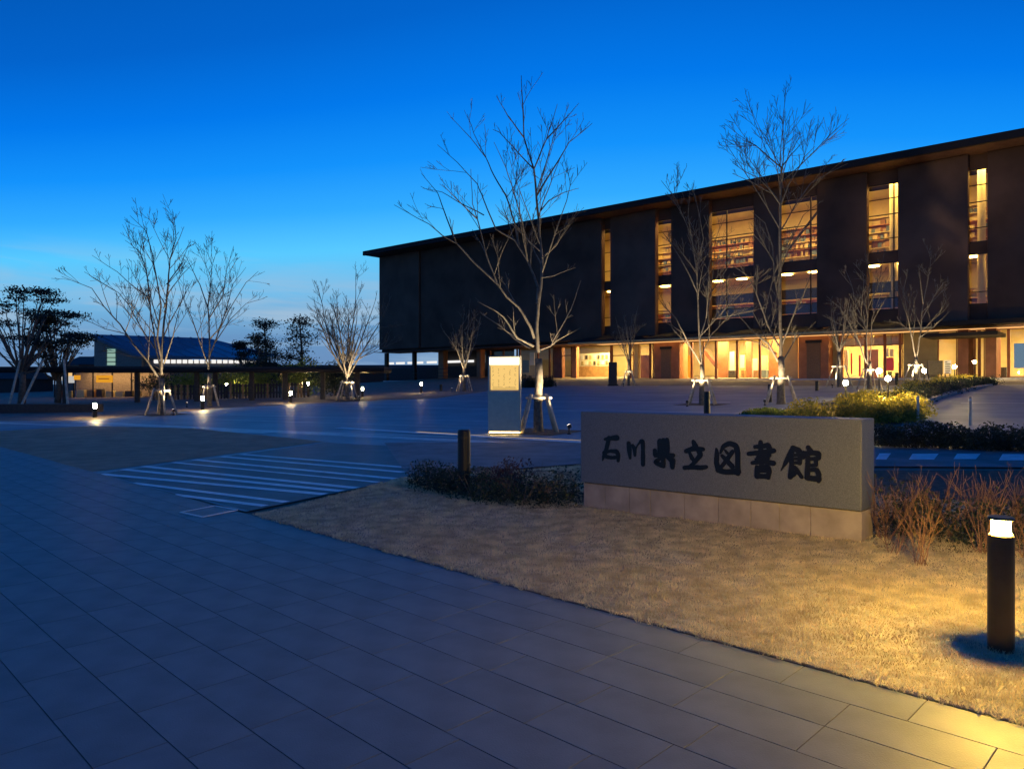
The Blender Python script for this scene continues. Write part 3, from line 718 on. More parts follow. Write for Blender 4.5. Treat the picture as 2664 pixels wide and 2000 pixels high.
# ------------------------------------------------------------------ bollards and lamps
def bollard_light(p, h, r, label, emit, group=None, head=.085, light_e=0):
    t = thing('bollard_light', p, label, 'bollard light', group)
    MB().lathe(p, [(r, -.05), (r, h-head-.022), (r-.006, h-head-.014), (r*.72, h-head-.014)], 28).build('post', 'bronze', t, smooth=False)
    MB().lathe(p, [(r*.72, h-head-.013), (r*.72, h-.02)], 28).build('lamp', emit, t)
    MB().lathe(p, [(r*.9, h-.019), (r, h-.014), (r, h-.006), (r-.006, h)], 28).build('cap', 'bronze', t)
    return t
bollard_light(G(2604, 1690), .75, .066, 'bronze bollard light with glowing head on the dry lawn in the right foreground', 'lamp_front')
for (px, py, h, lab) in [(247, 1084, .56, 'lit bollard light on the asphalt left of the big double forked tree'), (527, 1064, .62, 'lit bollard light beside the second tree from the left'),
                         (756, 1046, .62, 'lit bollard light between the second tree and the tree beside the library corner'), (1096, 1021, .75, 'lit bollard light in front of the dark library end'), (943, 1031, .62, 'lit bollard light behind the tree beside the library corner')]:
    bollard_light(G(px, py), h, .085, lab, 'lamp_plaza', 'small lit bollards round the plaza', head=.20)
def dark_bollard(p, h, r, label):
    t = thing('bollard', p, label, 'bollard', 'dark bollards')
    MB().lathe(p, [(r, -.05), (r, h-.03), (r*.93, h-.012), (r*.93, h-.006), (r*.8, h)], 20).build('post', 'black_metal', t)
    MB().lathe(p+Vector((0, 0, h-.12)), [(r*1.02, 0), (r*1.02, .03)], 20).build('collar', 'bronze', t)
dark_bollard(G(1207, 1288), .86, .083, 'thick black unlit bollard rising from the dark hedge left of the sign')
dark_bollard(G(1839, 1086), .85, .10, 'black bollard just above the top edge of the stone sign')
dark_bollard(G(2003, 1045), .8, .09, 'black bollard between the support legs of the tall tree behind the sign')
dark_bollard(G(2125, 1016), .6, .10, 'black bollard at the left tip of the golden shrub bed')
dark_bollard(G(2333, 1000), .85, .11, 'black bollard in front of the red shop banners')
dark_bollard(G(1147, 1016), .5, .11, 'short black bollard left of the small tree by the library end')
for px, y0, y1, lab in [(2388, 1095, 1040, 'thin grey marker post nearer the golden shrubs'), (2524, 1100, 1047, 'thin grey marker post on the right of the drive')]:
    p = G(px, y1+58); t = thing('marker_post', p, lab, 'post', 'thin posts by the drive')
    MB().lathe(p, [(.035, -.05), (.035, .72), (.03, .73)], 12).build('post', 'steel', t); MB().lathe(p+Vector((0, 0, .62)), [(.037, 0), (.037, .05)], 12).build('reflector_band', 'white', t)
def globe_lamp(p, h, r, label, energy=0, aim=None):
    t = thing('globe_lamp', p, label, 'lamp', 'globe lamps in the shrub beds')
    MB().lathe(p, [(.03, -.05), (.03, h-r)], 10).build('stem', 'black_metal', t)
    MB().lathe(p+Vector((0, 0, h)), [(r*math.cos(a_), r*math.sin(a_)) for a_ in (-1.4, -1.0, -.5, 0, .5, 1.0, 1.4)], 16).build('globe', 'lamp_ball', t, smooth=True)
    if energy: light('added_shrub_spot', 'SPOT', p+Vector((0, 0, h-r-.03)), energy*4.5, (1, .68, .2), t, .06, 150, aim if aim is not None else p+Vector((0, -.6, 0)), .9)  # extra spot added below the globe to brighten the shrubs
    return t
globe_lamp(G(2287, 1040), 1.3, .12, 'white glowing globe lamp lighting the nearest golden shrubs', 500, G(2280, 1085))
globe_lamp(G(2404, 1012), 1.1, .12, 'white glowing globe lamp at the foot of the rightmost plaza tree', 420, G(2400, 1030))
globe_lamp(G(2483, 1000), 1.2, .12, 'white glowing globe lamp beside the black notice board', 300, G(2480, 1012))
globe_lamp(G(2535, 990), 1.45, .12, 'small globe lamp on a thin stem before the entrance doors')
def spotlight(p, aim, energy, label, col=(1, .78, .46), size=78):
    t = thing('ground_spotlight', p, label, 'spotlight', 'small uplights at the tree feet'); energy *= 10
    MB().lathe(p, [(.05, -.03), (.05, .02), (.018, .022), (.018, .16)], 12).build('stem', 'black_metal', t)
    d = (Vector(aim)-p).normalized(); c = p+Vector((0, 0, .2))
    MB().tube([c-d*.06, c+d*.02], .055, 12).build('housing', 'black_metal', t)
    MB().tube([c+d*.021, c+d*.026], .045, 12).build('lens', 'spot_lens', t)
    light('spot', 'SPOT', c+d*.05, energy, col, t, .05, size, aim)
    return t

# ------------------------------------------------------------------ bare trees
def limb(mb, pts, r0, r1, n=5):
    k = len(pts); mb.tube(pts, [r0+(r1-r0)*(i/(k-1))**.85 for i in range(k)], n, cap=False)
def perp(d, rng):
    a = Vector((rng.gauss(0, 1), rng.gauss(0, 1), rng.gauss(0, 1))); a = a-d*a.dot(d); return a.normalized()
def sprout(mb, p, d, ln, r, lv, rng, rmin, dens):
    ns = 5 if lv < 2 else 4; pts = [p]; dd = d.copy(); q = p
    for i in range(ns):
        dd = (dd+perp(dd, rng)*rng.uniform(0, .13)+Vector((0, 0, .02))).normalized(); q = q+dd*(ln/ns); pts.append(q)
    limb(mb, pts, max(r, rmin), rmin, 5 if r > .03 else (4 if r > .012 else 3))
    children(mb, pts, r, ln, lv, rng, rmin, dens)
def children(mb, pts, r, ln, lv, rng, rmin, dens, lo=.18):
    if lv <= 0: return
    n_ = max(3, int(round(ln*dens*(1.25 if lv > 1 else 1.7))))
    k = len(pts)-1
    for _ in range(min(n_, 16)):
        f = rng.uniform(lo, .97); i = min(int(f*k), k-1); t = f*k-i
        p = pts[i].lerp(pts[i+1], t); d = (pts[i+1]-pts[i]).normalized(); a = perp(d, rng)
        if a.z < -.2 and rng.random() < .7: a = -a
        ang = rng.uniform(.38, .85); nd = (d*math.cos(ang)+a*math.sin(ang)).normalized()
        l2 = ln*rng.uniform(.34, .66)*(1.12-.8*f)
        if l2 < .12: continue
        sprout(mb, p, nd, l2, max(rmin, r*(1-.8*f)*.55), lv-1, rng, rmin, dens*1.5)
TREE_INFO = {}
def tree(base, label, H, seed, trunk_r, fork, limbs=7, spread=.42, lean=0, guides=None, rmin=.006, dens=1.3, lv=3, bark='bark', group='bare young trees on the plaza', name='bare_tree', gd=1.2, squash=(0, 1)):
    rng = random.Random(seed); base = Vector(base)
    t = thing(name, base, label, 'tree', group)
    tm = MB(); top = base+Vector((lean*fork, 0, fork))
    pts = [base+Vector((0, 0, -.1)), base+Vector((0, 0, .08)), base.lerp(top, .35)+Vector((rng.uniform(-.03, .03), 0, 0)), base.lerp(top, .7)+Vector((rng.uniform(-.03, .03), 0, 0)), top]
    tm.tube(pts, [trunk_r*1.5, trunk_r*1.2, trunk_r, trunk_r*.92, trunk_r*.85], 10)
    tm.build('trunk', bark, t, smooth=True)
    cm_ = MB()
    if guides:
        for gi, gl in enumerate(guides):
            rr, path = gl[0], [(x, y if y >= squash[0] else squash[0]-(squash[0]-y)*squash[1]) for x, y in gl[1]]
            dy = rng.uniform(-1, 1)*gd; n_ = len(path); P = []
            d0 = gl[2] if len(gl) > 2 else None
            for i, (x, y) in enumerate(path):
                f = i/(n_-1); yy = base.y+(d0[0]+(d0[1]-d0[0])*f if d0 else dy*f)
                P.append(Wp(x, y, yy))
            # densify with a little wander
            Q = [P[0]]
            for i in range(n_-1):
                for s in (1, 2, 3):
                    q = P[i].lerp(P[i+1], s/3)
                    if s < 3: q = q+Vector((rng.uniform(-1, 1), rng.uniform(-1, 1), rng.uniform(-1, 1)))*.012*(P[i+1]-P[i]).length
                    Q.append(q)
            ln = sum((Q[i+1]-Q[i]).length for i in range(len(Q)-1))
            rr *= .68; limb(cm_, Q, rr, max(rmin, rr*.14), 7)
            children(cm_, Q, rr, ln*.80, lv, rng, rmin, dens*1.05, .16)
    else:
        for i in range(limbs):
            az = 2*math.pi*(i+rng.uniform(-.3, .3))/limbs; out = spread*rng.uniform(.45, 1.25) if i else .08
            d = Vector((math.cos(az)*out+lean, math.sin(az)*out, 1)).normalized()
            ln = (H-fork)*rng.uniform(.62, .95) if i else (H-fork)*.98
            p = base.lerp(top, rng.uniform(.78, 1)); r = trunk_r*rng.uniform(.45, .62)
            ns = 8; Q = [p]; dd = d.copy(); q = p; d_out = Vector((math.cos(az), math.sin(az), 0))
            for s in range(ns):
                dd = (dd+perp(dd, rng)*rng.uniform(0, .13)+Vector((0, 0, .05))-d_out*.0).normalized(); q = q+dd*(ln/ns); Q.append(q)
            limb(cm_, Q, r, rmin, 6)
            children(cm_, Q, r, ln*.8, lv, rng, rmin, dens, .12)
    cm_.build('crown', bark, t, smooth=True)
    return t
def stakes(base, label, h=1.05, half=.46, rot=0., r=.042):
    t = thing('tree_support', base, label, 'tree support', 'wooden tree supports')
    c, s = math.cos(rot), math.sin(rot)
    def pt(x, y, z): X, Y = base.x+c*x-s*y, base.y+s*x+c*y; return Vector((X, Y, gz(X, Y)+z if z <= 0 else base.z+z))
    for sx in (-1, 1):
        for sy in (-1, 1):
            MB().tube([pt(sx*half, sy*half*.7, -.05), pt(sx*half*.42, sy*.16, h)], [r*1.05, r], 8).build('leg', 'stake', t, smooth=True)
    for sy in (-1, 1):
        MB().tube([pt(-half*.72, sy*.17-sy*.07, h-.10), pt(half*.72, sy*.17-sy*.07, h-.10)], r*.95, 8).build('crossbar', 'stake', t, smooth=True)
    MB().tube([pt(0, 0, h-.2), pt(0, 0, h-.02)], .12, 10).build('binding', 'straw', t, smooth=True)
def pit(base, a, b, rot=R(-41)):
    c, s = math.cos(rot), math.sin(rot)
    sheet('tree_pit', [(base.x+c*x-s*y, base.y+s*x+c*y) for x, y in ((-a, -b), (a, -b), (a, b), (-a, b))], 'soil', -.001, 3)

b4 = G(1401, 1122)
tree(b4, 'tallest bare tree, pale lit limbs, standing beside the glowing information kiosk', 9.3, 1, .115, 1.95, guides=[
  (.085, [(1400, 918), (1396, 860), (1400, 800), (1409, 722), (1411, 674), (1400, 561), (1389, 440), (1363, 358), (1359, 267), (1356, 197)], (0, .2)),
  (.05, [(1400, 561), (1389, 440), (1422, 362), (1450, 271)], (0, -.3)), (.03, [(1422, 362), (1470, 310), (1506, 269)], (0, .3)),
  (.04, [(1396, 510), (1450, 423), (1480, 371), (1541, 321)], (.05, .8)), (.03, [(1363, 358), (1320, 300), (1291, 250)], (.1, -.4)),
  (.065, [(1390, 880), (1380, 850), (1350, 800), (1318, 772), (1294, 739), (1264, 661), (1242, 570), (1229, 530), (1225, 440)], (0, -.8)),
  (.06, [(1398, 790), (1400, 748), (1389, 717), (1372, 678), (1340, 625), (1290, 596), (1259, 522), (1242, 479), (1190, 423), (1138, 377)], (0, .9)),
  (.045, [(1350, 640), (1340, 583), (1316, 509), (1285, 457), (1264, 410), (1233, 349), (1216, 297)], (.6, 1.2)), (.022, [(1264, 410), (1225, 360), (1172, 305)], (.9, 1.1)),
  (.04, [(1372, 678), (1359, 579), (1337, 500), (1316, 436), (1285, 370)], (.3, -.6)), (.03, [(1389, 440), (1350, 400), (1300, 345), (1282, 337)], (0, .5)),
  (.055, [(1388, 900), (1346, 880), (1311, 826), (1285, 806), (1242, 785)], (0, -1.1)), (.05, [(1380, 905), (1346, 886), (1294, 843), (1253, 817)], (0, 1)),
  (.045, [(1294, 739), (1233, 683), (1190, 635), (1151, 613), (1116, 583), (1025, 533)], (-.5, -1.2)), (.03, [(1181, 620), (1155, 548), (1138, 501), (1103, 460)], (-.7, -.2)),
  (.025, [(1259, 560), (1200, 530), (1150, 500), (1100, 490)], (.5, 1.3)), (.03, [(1242, 570), (1190, 520), (1150, 480)], (-.3, -1.1)),
  (.04, [(1405, 910), (1432, 900), (1468, 837), (1489, 795), (1511, 730)], (0, .9)), (.03, [(1432, 900), (1449, 886), (1511, 853)], (.2, -.8)),
  (.035, [(1410, 672), (1446, 639), (1472, 600), (1500, 560)], (0, -.9)), (.03, [(1407, 548), (1428, 522), (1470, 500), (1506, 490)], (0, .7)), (.03, [(1409, 722), (1440, 718), (1497, 696)], (0, .6))], rmin=.0055, dens=1.25)
b1 = G(420, 1078)
tree(b1, 'broad bare tree with a fanned crown in front of the blue gabled roof', 7.8, 2, .13, 1.5, guides=[
  (.09, [(420, 975), (421, 911), (427, 833), (438, 735), (442, 676), (458, 621), (450, 551)], (0, .3)), (.03, [(442, 676), (462, 630), (479, 590)], (.1, -.6)),
  (.07, [(421, 935), (409, 883), (419, 793), (410, 740), (395, 656), (380, 602), (338, 561)], (0, -.9)), (.06, [(419, 965), (403, 891), (391, 797), (380, 703), (365, 655), (325, 625)], (0, 1)),
  (.075, [(417, 990), (385, 940), (344, 891), (313, 844), (270, 797), (239, 750), (160, 719)], (0, -1.0)), (.04, [(352, 900), (325, 868), (274, 856), (200, 821)], (-.6, .2)),
  (.045, [(391, 797), (387, 774), (344, 743), (305, 707), (239, 664)], (.5, 1.6)), (.045, [(403, 905), (375, 865), (333, 790), (309, 762), (219, 707)], (0, .8)),
  (.05, [(427, 945), (450, 876), (458, 840), (475, 770)], (0, -1.2)), (.045, [(427, 800), (440, 760), (473, 715), (509, 680)], (0, -.8)), (.04, [(434, 740), (470, 690), (490, 640)], (.2, .9)),
  (.05, [(417, 960), (380, 930), (330, 925), (270, 905)], (0, 1.2))], rmin=.0075, dens=1.3)
b2 = G(545, 1055)
tree(b2, 'second bare tree from the left, slimmer, leaning crown to the right', 7.4, 3, .11, 1.7, guides=[
  (.08, [(543, 960), (546, 900), (541, 800), (548, 740), (552, 690), (530, 635)], (0, .4)), (.06, [(541, 950), (520, 890), (500, 830), (475, 770), (455, 700)], (0, -1)),
  (.06, [(544, 930), (570, 860), (590, 800), (605, 740), (640, 695)], (0, 1)), (.055, [(548, 880), (575, 850), (600, 800), (640, 735), (672, 706)], (0, -.8)), (.05, [(541, 800), (520, 740), (495, 690), (480, 660)], (0, .9)),
  (.05, [(543, 830), (580, 770), (590, 700), (608, 640)], (0, -.4)), (.04, [(560, 890), (600, 830), (640, 790), (690, 775)], (0, .8))], rmin=.008, dens=1.35)
b3 = G(903, 1040)
tree(b3, 'bare tree with several upright stems beside the left corner of the library', 8.2, 14, .12, 1.5, limbs=12, spread=.62, rmin=.008, dens=1.45)
b7 = G(1826, 1052)
tree(b7, 'bare tree with brightly lit trunk in front of the glass lobby, above the sign', 7.5, 25, .11, 1.7, guides=[
  (.08, [(1826, 960), (1822, 900), (1818, 840), (1815, 770), (1812, 700), (1800, 620), (1760, 520), (1720, 470)], (0, .5)), (.065, [(1822, 945), (1790, 890), (1760, 830), (1730, 800), (1708, 770)], (0, -.7)),
  (.05, [(1820, 880), (1840, 820), (1850, 760), (1842, 700), (1858, 640), (1880, 560)], (0, .8)), (.05, [(1814, 760), (1780, 690), (1750, 640), (1720, 600)], (0, -1)), (.045, [(1812, 700), (1830, 620), (1815, 540), (1800, 480)], (.2, -.6)),
  (.045, [(1822, 930), (1850, 870), (1890, 830), (1930, 800)], (0, .9)), (.04, [(1850, 760), (1890, 700), (1925, 640)], (.5, .9)), (.04, [(1800, 620), (1790, 560), (1795, 490)], (.4, -.2))], rmin=.0085, dens=1.2)
b8 = G(2032, 1050)
tree(b8, 'tall dark stemmed bare tree rising over the roof behind the stone sign', 11, 8, .15, 2.0, guides=[
  (.12, [(2030, 960), (2030, 850), (2030, 700), (2030, 560), (2033, 440), (2033, 383), (2000, 345), (1965, 300), (1930, 280)], (0, .2)), (.045, [(2033, 383), (2055, 340), (2075, 310), (2090, 283)], (.1, .8)),
  (.055, [(2032, 520), (2050, 450), (2080, 380), (2095, 340), (2120, 305)], (0, -.8)), (.045, [(2030, 520), (2000, 460), (1970, 420), (1935, 395), (1905, 365)], (0, -1)), (.04, [(2010, 480), (1960, 440), (1905, 405)], (.2, 1)),
  (.05, [(2031, 600), (2070, 520), (2110, 440), (2160, 400), (2205, 368)], (0, 1)), (.08, [(2024, 940), (2000, 895), (1960, 865), (1930, 830), (1900, 795)], (0, -.7)), (.07, [(2026, 900), (1995, 840), (1970, 770), (1950, 720), (1905, 690)], (0, .8)),
  (.06, [(2030, 800), (2015, 720), (2010, 640), (1990, 580), (1950, 540)], (0, 1)), (.06, [(2034, 900), (2060, 830), (2090, 770), (2110, 710)], (0, -.9)), (.06, [(2036, 940), (2070, 880), (2110, 850)], (0, .7)), (.05, [(2030, 700), (2060, 620), (2090, 560), (2125, 520)], (0, -.8)),
  (.05, [(2020, 920), (1970, 890), (1900, 875)], (0, .6))], rmin=.008, dens=1.15, squash=(560, .70))
b5 = G(1208, 1016); tree(b5, 'small bare tree in front of the dark blank end of the library', 7.5, 31, .12, 1.9, limbs=8, spread=.75, rmin=.010, dens=1.15)
b6 = G(1636, 1003); tree(b6, 'small faint bare tree before the bright glazed reading room', 7.0, 32, .11, 2.2, limbs=7, spread=.6, rmin=.010, dens=1.0)
b9 = G(2183, 1006); tree(b9, 'small bare tree just right of the terracotta wall with the brown door', 6.5, 33, .12, 2.4, limbs=8, spread=.65, rmin=.010, dens=1.1)
b10 = G(2262, 1012); tree(b10, 'bare tree with forked pale stems in front of the red banners', 8.2, 44, .13, 1.7, guides=[
  (.08, [(2258, 950), (2254, 880), (2258, 800), (2262, 720), (2250, 640)], (0, .5)), (.07, [(2254, 945), (2235, 890), (2215, 850), (2185, 800), (2150, 770)], (0, -.8)), (.06, [(2262, 940), (2266, 900), (2268, 830), (2290, 770), (2310, 720)], (0, .8)),
  (.06, [(2256, 860), (2230, 800), (2215, 740), (2195, 690)], (0, 1)), (.05, [(2258, 800), (2285, 740), (2300, 660)], (.2, -.5)), (.05, [(2240, 900), (2200, 850), (2140, 820)], (0, .8))], rmin=.010, dens=1.1)
b11 = G(2383, 1004); tree(b11, 'rightmost bare tree on the plaza, pale fork lit from below', 8.5, 45, .13, 1.9, guides=[
  (.08, [(2385, 930), (2395, 860), (2400, 800), (2412, 740), (2425, 650)], (0, .5)), (.07, [(2382, 930), (2370, 870), (2360, 820), (2345, 780), (2330, 730)], (0, -.9)), (.05, [(2370, 860), (2340, 840), (2300, 835)], (-.2, .8)),
  (.06, [(2398, 830), (2430, 770), (2455, 735)], (0, .9)), (.05, [(2402, 790), (2395, 740), (2390, 690)], (0, -.8)), (.05, [(2365, 840), (2350, 760), (2362, 700)], (-.3, .4)), (.04, [(2390, 880), (2430, 850), (2470, 810)], (0, -.7))], rmin=.010, dens=1.1)
for b, nm, h, hf in [(b4, 'wooden tree support with splayed legs round the tallest tree by the kiosk', 1.0, .48), (b1, 'wooden tree support round the broad fanned tree on the left', 1.1, .5), (b2, 'wooden tree support round the slim second tree from the left', 1.1, .45), (b3, 'wooden tree support beside the left corner of the library', 1.15, .55),
                     (b7, 'pale wooden tree support above the sign, in front of the glass lobby', 1.15, .58), (b8, 'grey tree support round the tall dark stemmed tree', 1.2, .62), (b5, 'wooden tree support before the dark end of the library', 1.25, .55), (b6, 'faint wooden tree support before the glazed reading room', 1.3, .5),
                     (b9, 'wooden tree support right of the brown door', 1.5, .7), (b10, 'wooden tree support in front of the red banners', 1.3, .6), (b11, 'wooden tree support of the rightmost plaza tree', 1.5, .7)]:
    stakes(b, nm, h, hf, R(random.uniform(-25, 25)))
for b in (b4, b1, b3, b7): pit(b, 1.0, .8)
AIM = lambda b, h, dx=0: b+Vector((dx, 0, h))
for b, off, e, lab in [(b4, (.75, -.9), 150, 'small white uplight on the dark pit of the tallest tree'), (b1, (.75, -.55), 130, 'small white uplight at the foot of the broad left tree'), (b2, (-.8, -.9), 110, 'small uplight at the foot of the slim second tree'), (b3, (.9, -.8), 130, 'small uplight at the foot of the tree by the library corner'),
                       (b7, (-.9, -1.1), 240, 'small uplight at the foot of the tree above the sign'), (b8, (-1.0, -.9), 150, 'small uplight at the foot of the tall dark stemmed tree'), (b5, (-.9, -1), 120, 'small uplight before the dark library end'),
                       (b9, (-.9, -1), 120, 'small uplight right of the brown door'), (b10, (.5, -1.2), 260, 'small uplight in front of the red banners'), (b11, (-.6, -1.2), 300, 'small uplight at the rightmost plaza tree'), (b6, (-.6, -1), 60, 'small uplight before the glazed reading room')]:
    spotlight(on(b.x+off[0], b.y+off[1]), AIM(b, 2.3), e, lab, size=64)

# ------------------------------------------------------------------ shrubs and hedges
def leaves(pts, size, rng, up=.3):
    n_ = len(pts); a = rng.normal(size=(n_, 3)); a[:, 2] += up; a /= np.linalg.norm(a, axis=1)[:, None]
    b = rng.normal(size=(n_, 3)); b -= a*(a*b).sum(1)[:, None]; b /= np.linalg.norm(b, axis=1)[:, None]; c = np.cross(a, b)
    s = size*rng.uniform(.6, 1.3, n_)[:, None]
    v = np.stack([pts-b*s, pts+c*s*.5, pts+b*s, pts-c*s*.5], 1).reshape(-1, 3); return v, np.arange(4*n_).reshape(-1, 4)
rl = np.random.default_rng(21)
def hedge(name, label, path, width, height, n_, size, mt, cat='hedge', lump=.35, group=None, stems=True, dz=0):
    "a shrub mass along a ground path given as photograph points or (x, y)"
    P = [G(*p) for p in path]; seg = [(P[i+1]-P[i]).length for i in range(len(P)-1)]; tot = sum(seg)
    t = thing(name, sum(P, Vector())/len(P), label, cat, group)
    ncl = max(6, int(tot/(width*.45)*3))
    cs = []
    for i in range(ncl):
        u = tot*(i+rl.random())/ncl; k = 0
        while k < len(seg)-1 and u > seg[k]: u -= seg[k]; k += 1
        p = P[k].lerp(P[k+1], min(1, u/seg[k])); d = (P[k+1]-P[k]).normalized(); s = Vector((-d.y, d.x, 0))
        o = rl.uniform(-.5, .5)*width*.75; h = height*rl.uniform(1-lump, 1.05); r = width*rl.uniform(.28, .42)
        q = p+s*o; cs.append((q.x, q.y, gz(q.x, q.y), h, r))
    cs = np.array(cs); idx = rl.integers(0, ncl, n_)
    th = rl.uniform(0, 2*math.pi, n_); f = rl.random(n_)**.28; el = np.arccos(rl.uniform(0, 1, n_))
    x = cs[idx, 0]+np.cos(th)*np.sin(el)*f*cs[idx, 4]; y = cs[idx, 1]+np.sin(th)*np.sin(el)*f*cs[idx, 4]
    z = cs[idx, 2]+cs[idx, 3]*(.12+.88*np.cos(el)*f)*1.0+dz
    low = rl.random(n_) < .35; z = np.where(low, cs[idx, 2]+rl.random(n_)*(z-cs[idx, 2]), z)
    v, fc = leaves(np.stack([x, y, z], 1), size, rl); mesh_np('foliage', v, fc, mt, t, kind=None)
    if stems:
        m = MB()
        for c in cs[::2]:
            for _ in range(3):
                a_ = rl.uniform(0, 6.28); m.tube([(c[0], c[1], c[2]-.03), (c[0]+math.cos(a_)*c[4]*.4, c[1]+math.sin(a_)*c[4]*.4, c[2]+c[3]*.5), (c[0]+math.cos(a_)*c[4]*.7, c[1]+math.sin(a_)*c[4]*.7, c[2]+c[3]*.85)], [.008, .006, .003], 3, False)
        m.build('stems', 'bark_dark', t, kind='stuff')
    return t
hedge('dark_hedge', 'dark clipped hedge between the dry lawn and the drive, left of the stone sign', [(1075, 1262), (1230, 1285), (1400, 1312), (1500, 1298)], .8, .42, 6500, .022, 'leaf_dark')
hedge('red_leaved_shrub', 'low reddish shrub in the dark hedge beside the sign', [(1270, 1268), (1350, 1280)], .6, .46, 2500, .02, 'leaf_red', 'shrub')
hedge('dark_shrubs', 'dark shrub mass right of the stone sign behind the bare twigs', [(2300, 1400), (2440, 1395), (2600, 1400), (2760, 1410)], .9, .60, 5500, .02, 'leaf_dark', 'shrub', lump=.5)
hedge('clipped_hedge', 'low dark hedge across the drive on the right, behind the white dashes', [(2262, 1155), (2400, 1160), (2560, 1166), (2760, 1168)], .9, .5, 14000, .03, 'leaf_dark')
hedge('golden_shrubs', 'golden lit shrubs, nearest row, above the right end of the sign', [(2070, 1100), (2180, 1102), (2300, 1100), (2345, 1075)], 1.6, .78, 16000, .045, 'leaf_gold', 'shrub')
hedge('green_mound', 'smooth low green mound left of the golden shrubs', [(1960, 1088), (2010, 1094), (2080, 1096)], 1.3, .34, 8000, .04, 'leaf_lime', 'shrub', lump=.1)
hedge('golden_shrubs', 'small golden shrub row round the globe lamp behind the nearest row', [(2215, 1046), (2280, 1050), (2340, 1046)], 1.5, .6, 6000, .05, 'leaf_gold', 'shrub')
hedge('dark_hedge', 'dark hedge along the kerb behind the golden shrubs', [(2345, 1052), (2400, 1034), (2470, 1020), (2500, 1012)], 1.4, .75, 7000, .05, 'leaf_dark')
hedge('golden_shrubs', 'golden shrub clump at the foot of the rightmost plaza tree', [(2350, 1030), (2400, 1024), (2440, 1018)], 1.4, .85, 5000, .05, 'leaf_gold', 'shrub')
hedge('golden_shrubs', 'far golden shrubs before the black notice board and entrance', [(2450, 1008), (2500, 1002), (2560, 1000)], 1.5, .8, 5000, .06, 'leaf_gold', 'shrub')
hedge('dark_hedge', 'far dark hedge ending at the entrance doors', [(2490, 1010), (2540, 1004), (2575, 1000)], 1.2, .7, 4000, .06, 'leaf_dark')
sheet('planting_bed', pxpoly((1950, 1092), (2050, 1108), (2345, 1112), (2350, 1070), (2450, 1030), (2580, 1003), (2440, 1003), (2200, 1035), (2050, 1062)), 'soil', -.006, 2)
sheet('hedge_bed', pxpoly((1050, 1246), (1350, 1326), (1515, 1322), (1515, 1230), (1250, 1215)), 'soil', .010, .5)
sheet('shrub_bed', pxpoly((2270, 1425), (2480, 1440), (2900, 1430), (2850, 1225), (2270, 1225)), 'soil', .010, .5)
# kerb of the planting bed
m = MB(); kpth = [G(2350, 1078), G(2365, 1068), G(2420, 1042), G(2500, 1018), G(2575, 1004)]
for i in range(len(kpth)-1):
    a, b = kpth[i], kpth[i+1]; d = (b-a).normalized(); s = Vector((-d.y, d.x, 0)).normalized()*.15; u_ = Vector((0, 0, .13))
    m.hexa([b-s, a-s, a+s, b+s], [b-s+u_, a-s+u_, a+s+u_, b+s+u_])
m.build('kerb', 'plinth', None, kind='structure')
# bare twiggy shrubs on the lawn edge
def twig_shrub(p, h, n_, label, seed):
    t = thing('twig_shrub', p, label, 'shrub', 'leafless shrubs'); rng = random.Random(seed); m = MB()
    for i in range(n_):
        az = rng.uniform(0, 6.28); d = Vector((math.cos(az)*rng.uniform(.2, .8), math.sin(az)*rng.uniform(.2, .8), 1)).normalized()
        sprout(m, p+Vector((rng.uniform(-.05, .05), rng.uniform(-.05, .05), -.01)), d, h*rng.uniform(.6, 1.1), .005, 2, rng, .0016, 7)
    m.build('stems', 'twig', t, kind='stuff')
twig_shrub(G(2395, 1470), .52, 11, 'leafless reddish twig shrub standing on the lawn between sign and bollard light', 5)
twig_shrub(G(2330, 1440), .42, 6, 'leafless twig shrub close to the right end of the sign', 6)
twig_shrub(G(2555, 1440), .55, 9, 'leafless twig shrub behind the foreground bollard light', 7)
for i, (px, py, h) in enumerate([(2300, 1405, .6), (2360, 1400, .62), (2430, 1400, .66), (2490, 1400, .6), (2550, 1402, .68), (2620, 1402, .62), (2690, 1405, .66)]):
    twig_shrub(G(px, py), h, 12, 'leafless brown shrub in the dark bed right of the sign, %s from it' % ('first', 'second', 'third', 'fourth', 'fifth', 'sixth', 'seventh')[i], 60+i)
for i, (px, py, h) in enumerate([(1085, 1262, .36), (1140, 1268, .42), (1260, 1285, .45), (1330, 1300, .4), (1420, 1308, .45), (1480, 1300, .42)]):
    twig_shrub(G(px, py), h, 10, 'leafless dark shrub in the bed left of the sign, %s from the crossing' % ('first', 'second', 'third', 'fourth', 'fifth', 'sixth')[i], 80+i)
twig_shrub(G(2655, 1450), .5, 8, 'leafless twig shrub at the right edge of the picture', 8)

# ------------------------------------------------------------------ signs by the entrance
def board(px0, px1, py0, py1, label, mt, mt2=None, cat='notice board', name='notice_board'):
    p = G((px0+px1)/2, 1001); y = 54; c = Wp((px0+px1)/2, 985, y); z0 = gz(c.x, y)
    a, b = Wp(px0, py1, y), Wp(px1, py0, y)
    t = thing(name, Vector((c.x, y, z0)), label, cat)
    MB().box(a.x, b.x, y-.04, y+.04, a.z, b.z).build('face_board', mt, t)
    MB().box(a.x+.05, a.x+.11, y-.03, y+.03, z0-.05, a.z-.002).build('leg', 'black_metal', t); MB().box(b.x-.11, b.x-.05, y-.03, y+.03, z0-.05, a.z-.002).build('leg', 'black_metal', t)
    if mt2:
        m = MB(); rr = random.Random(5); h = b.z-a.z
        for i in range(7): m.box(a.x+.05, a.x+(b.x-a.x)*rr.uniform(.4, .92), y-.046, y-.041, a.z+h*(i+.3)/7.5, a.z+h*(i+.75)/7.5)
        m.build('printed_block', mt2, t)
board(2413, 2452, 938, 974, 'square black notice board before the entrance', 'house_dark')
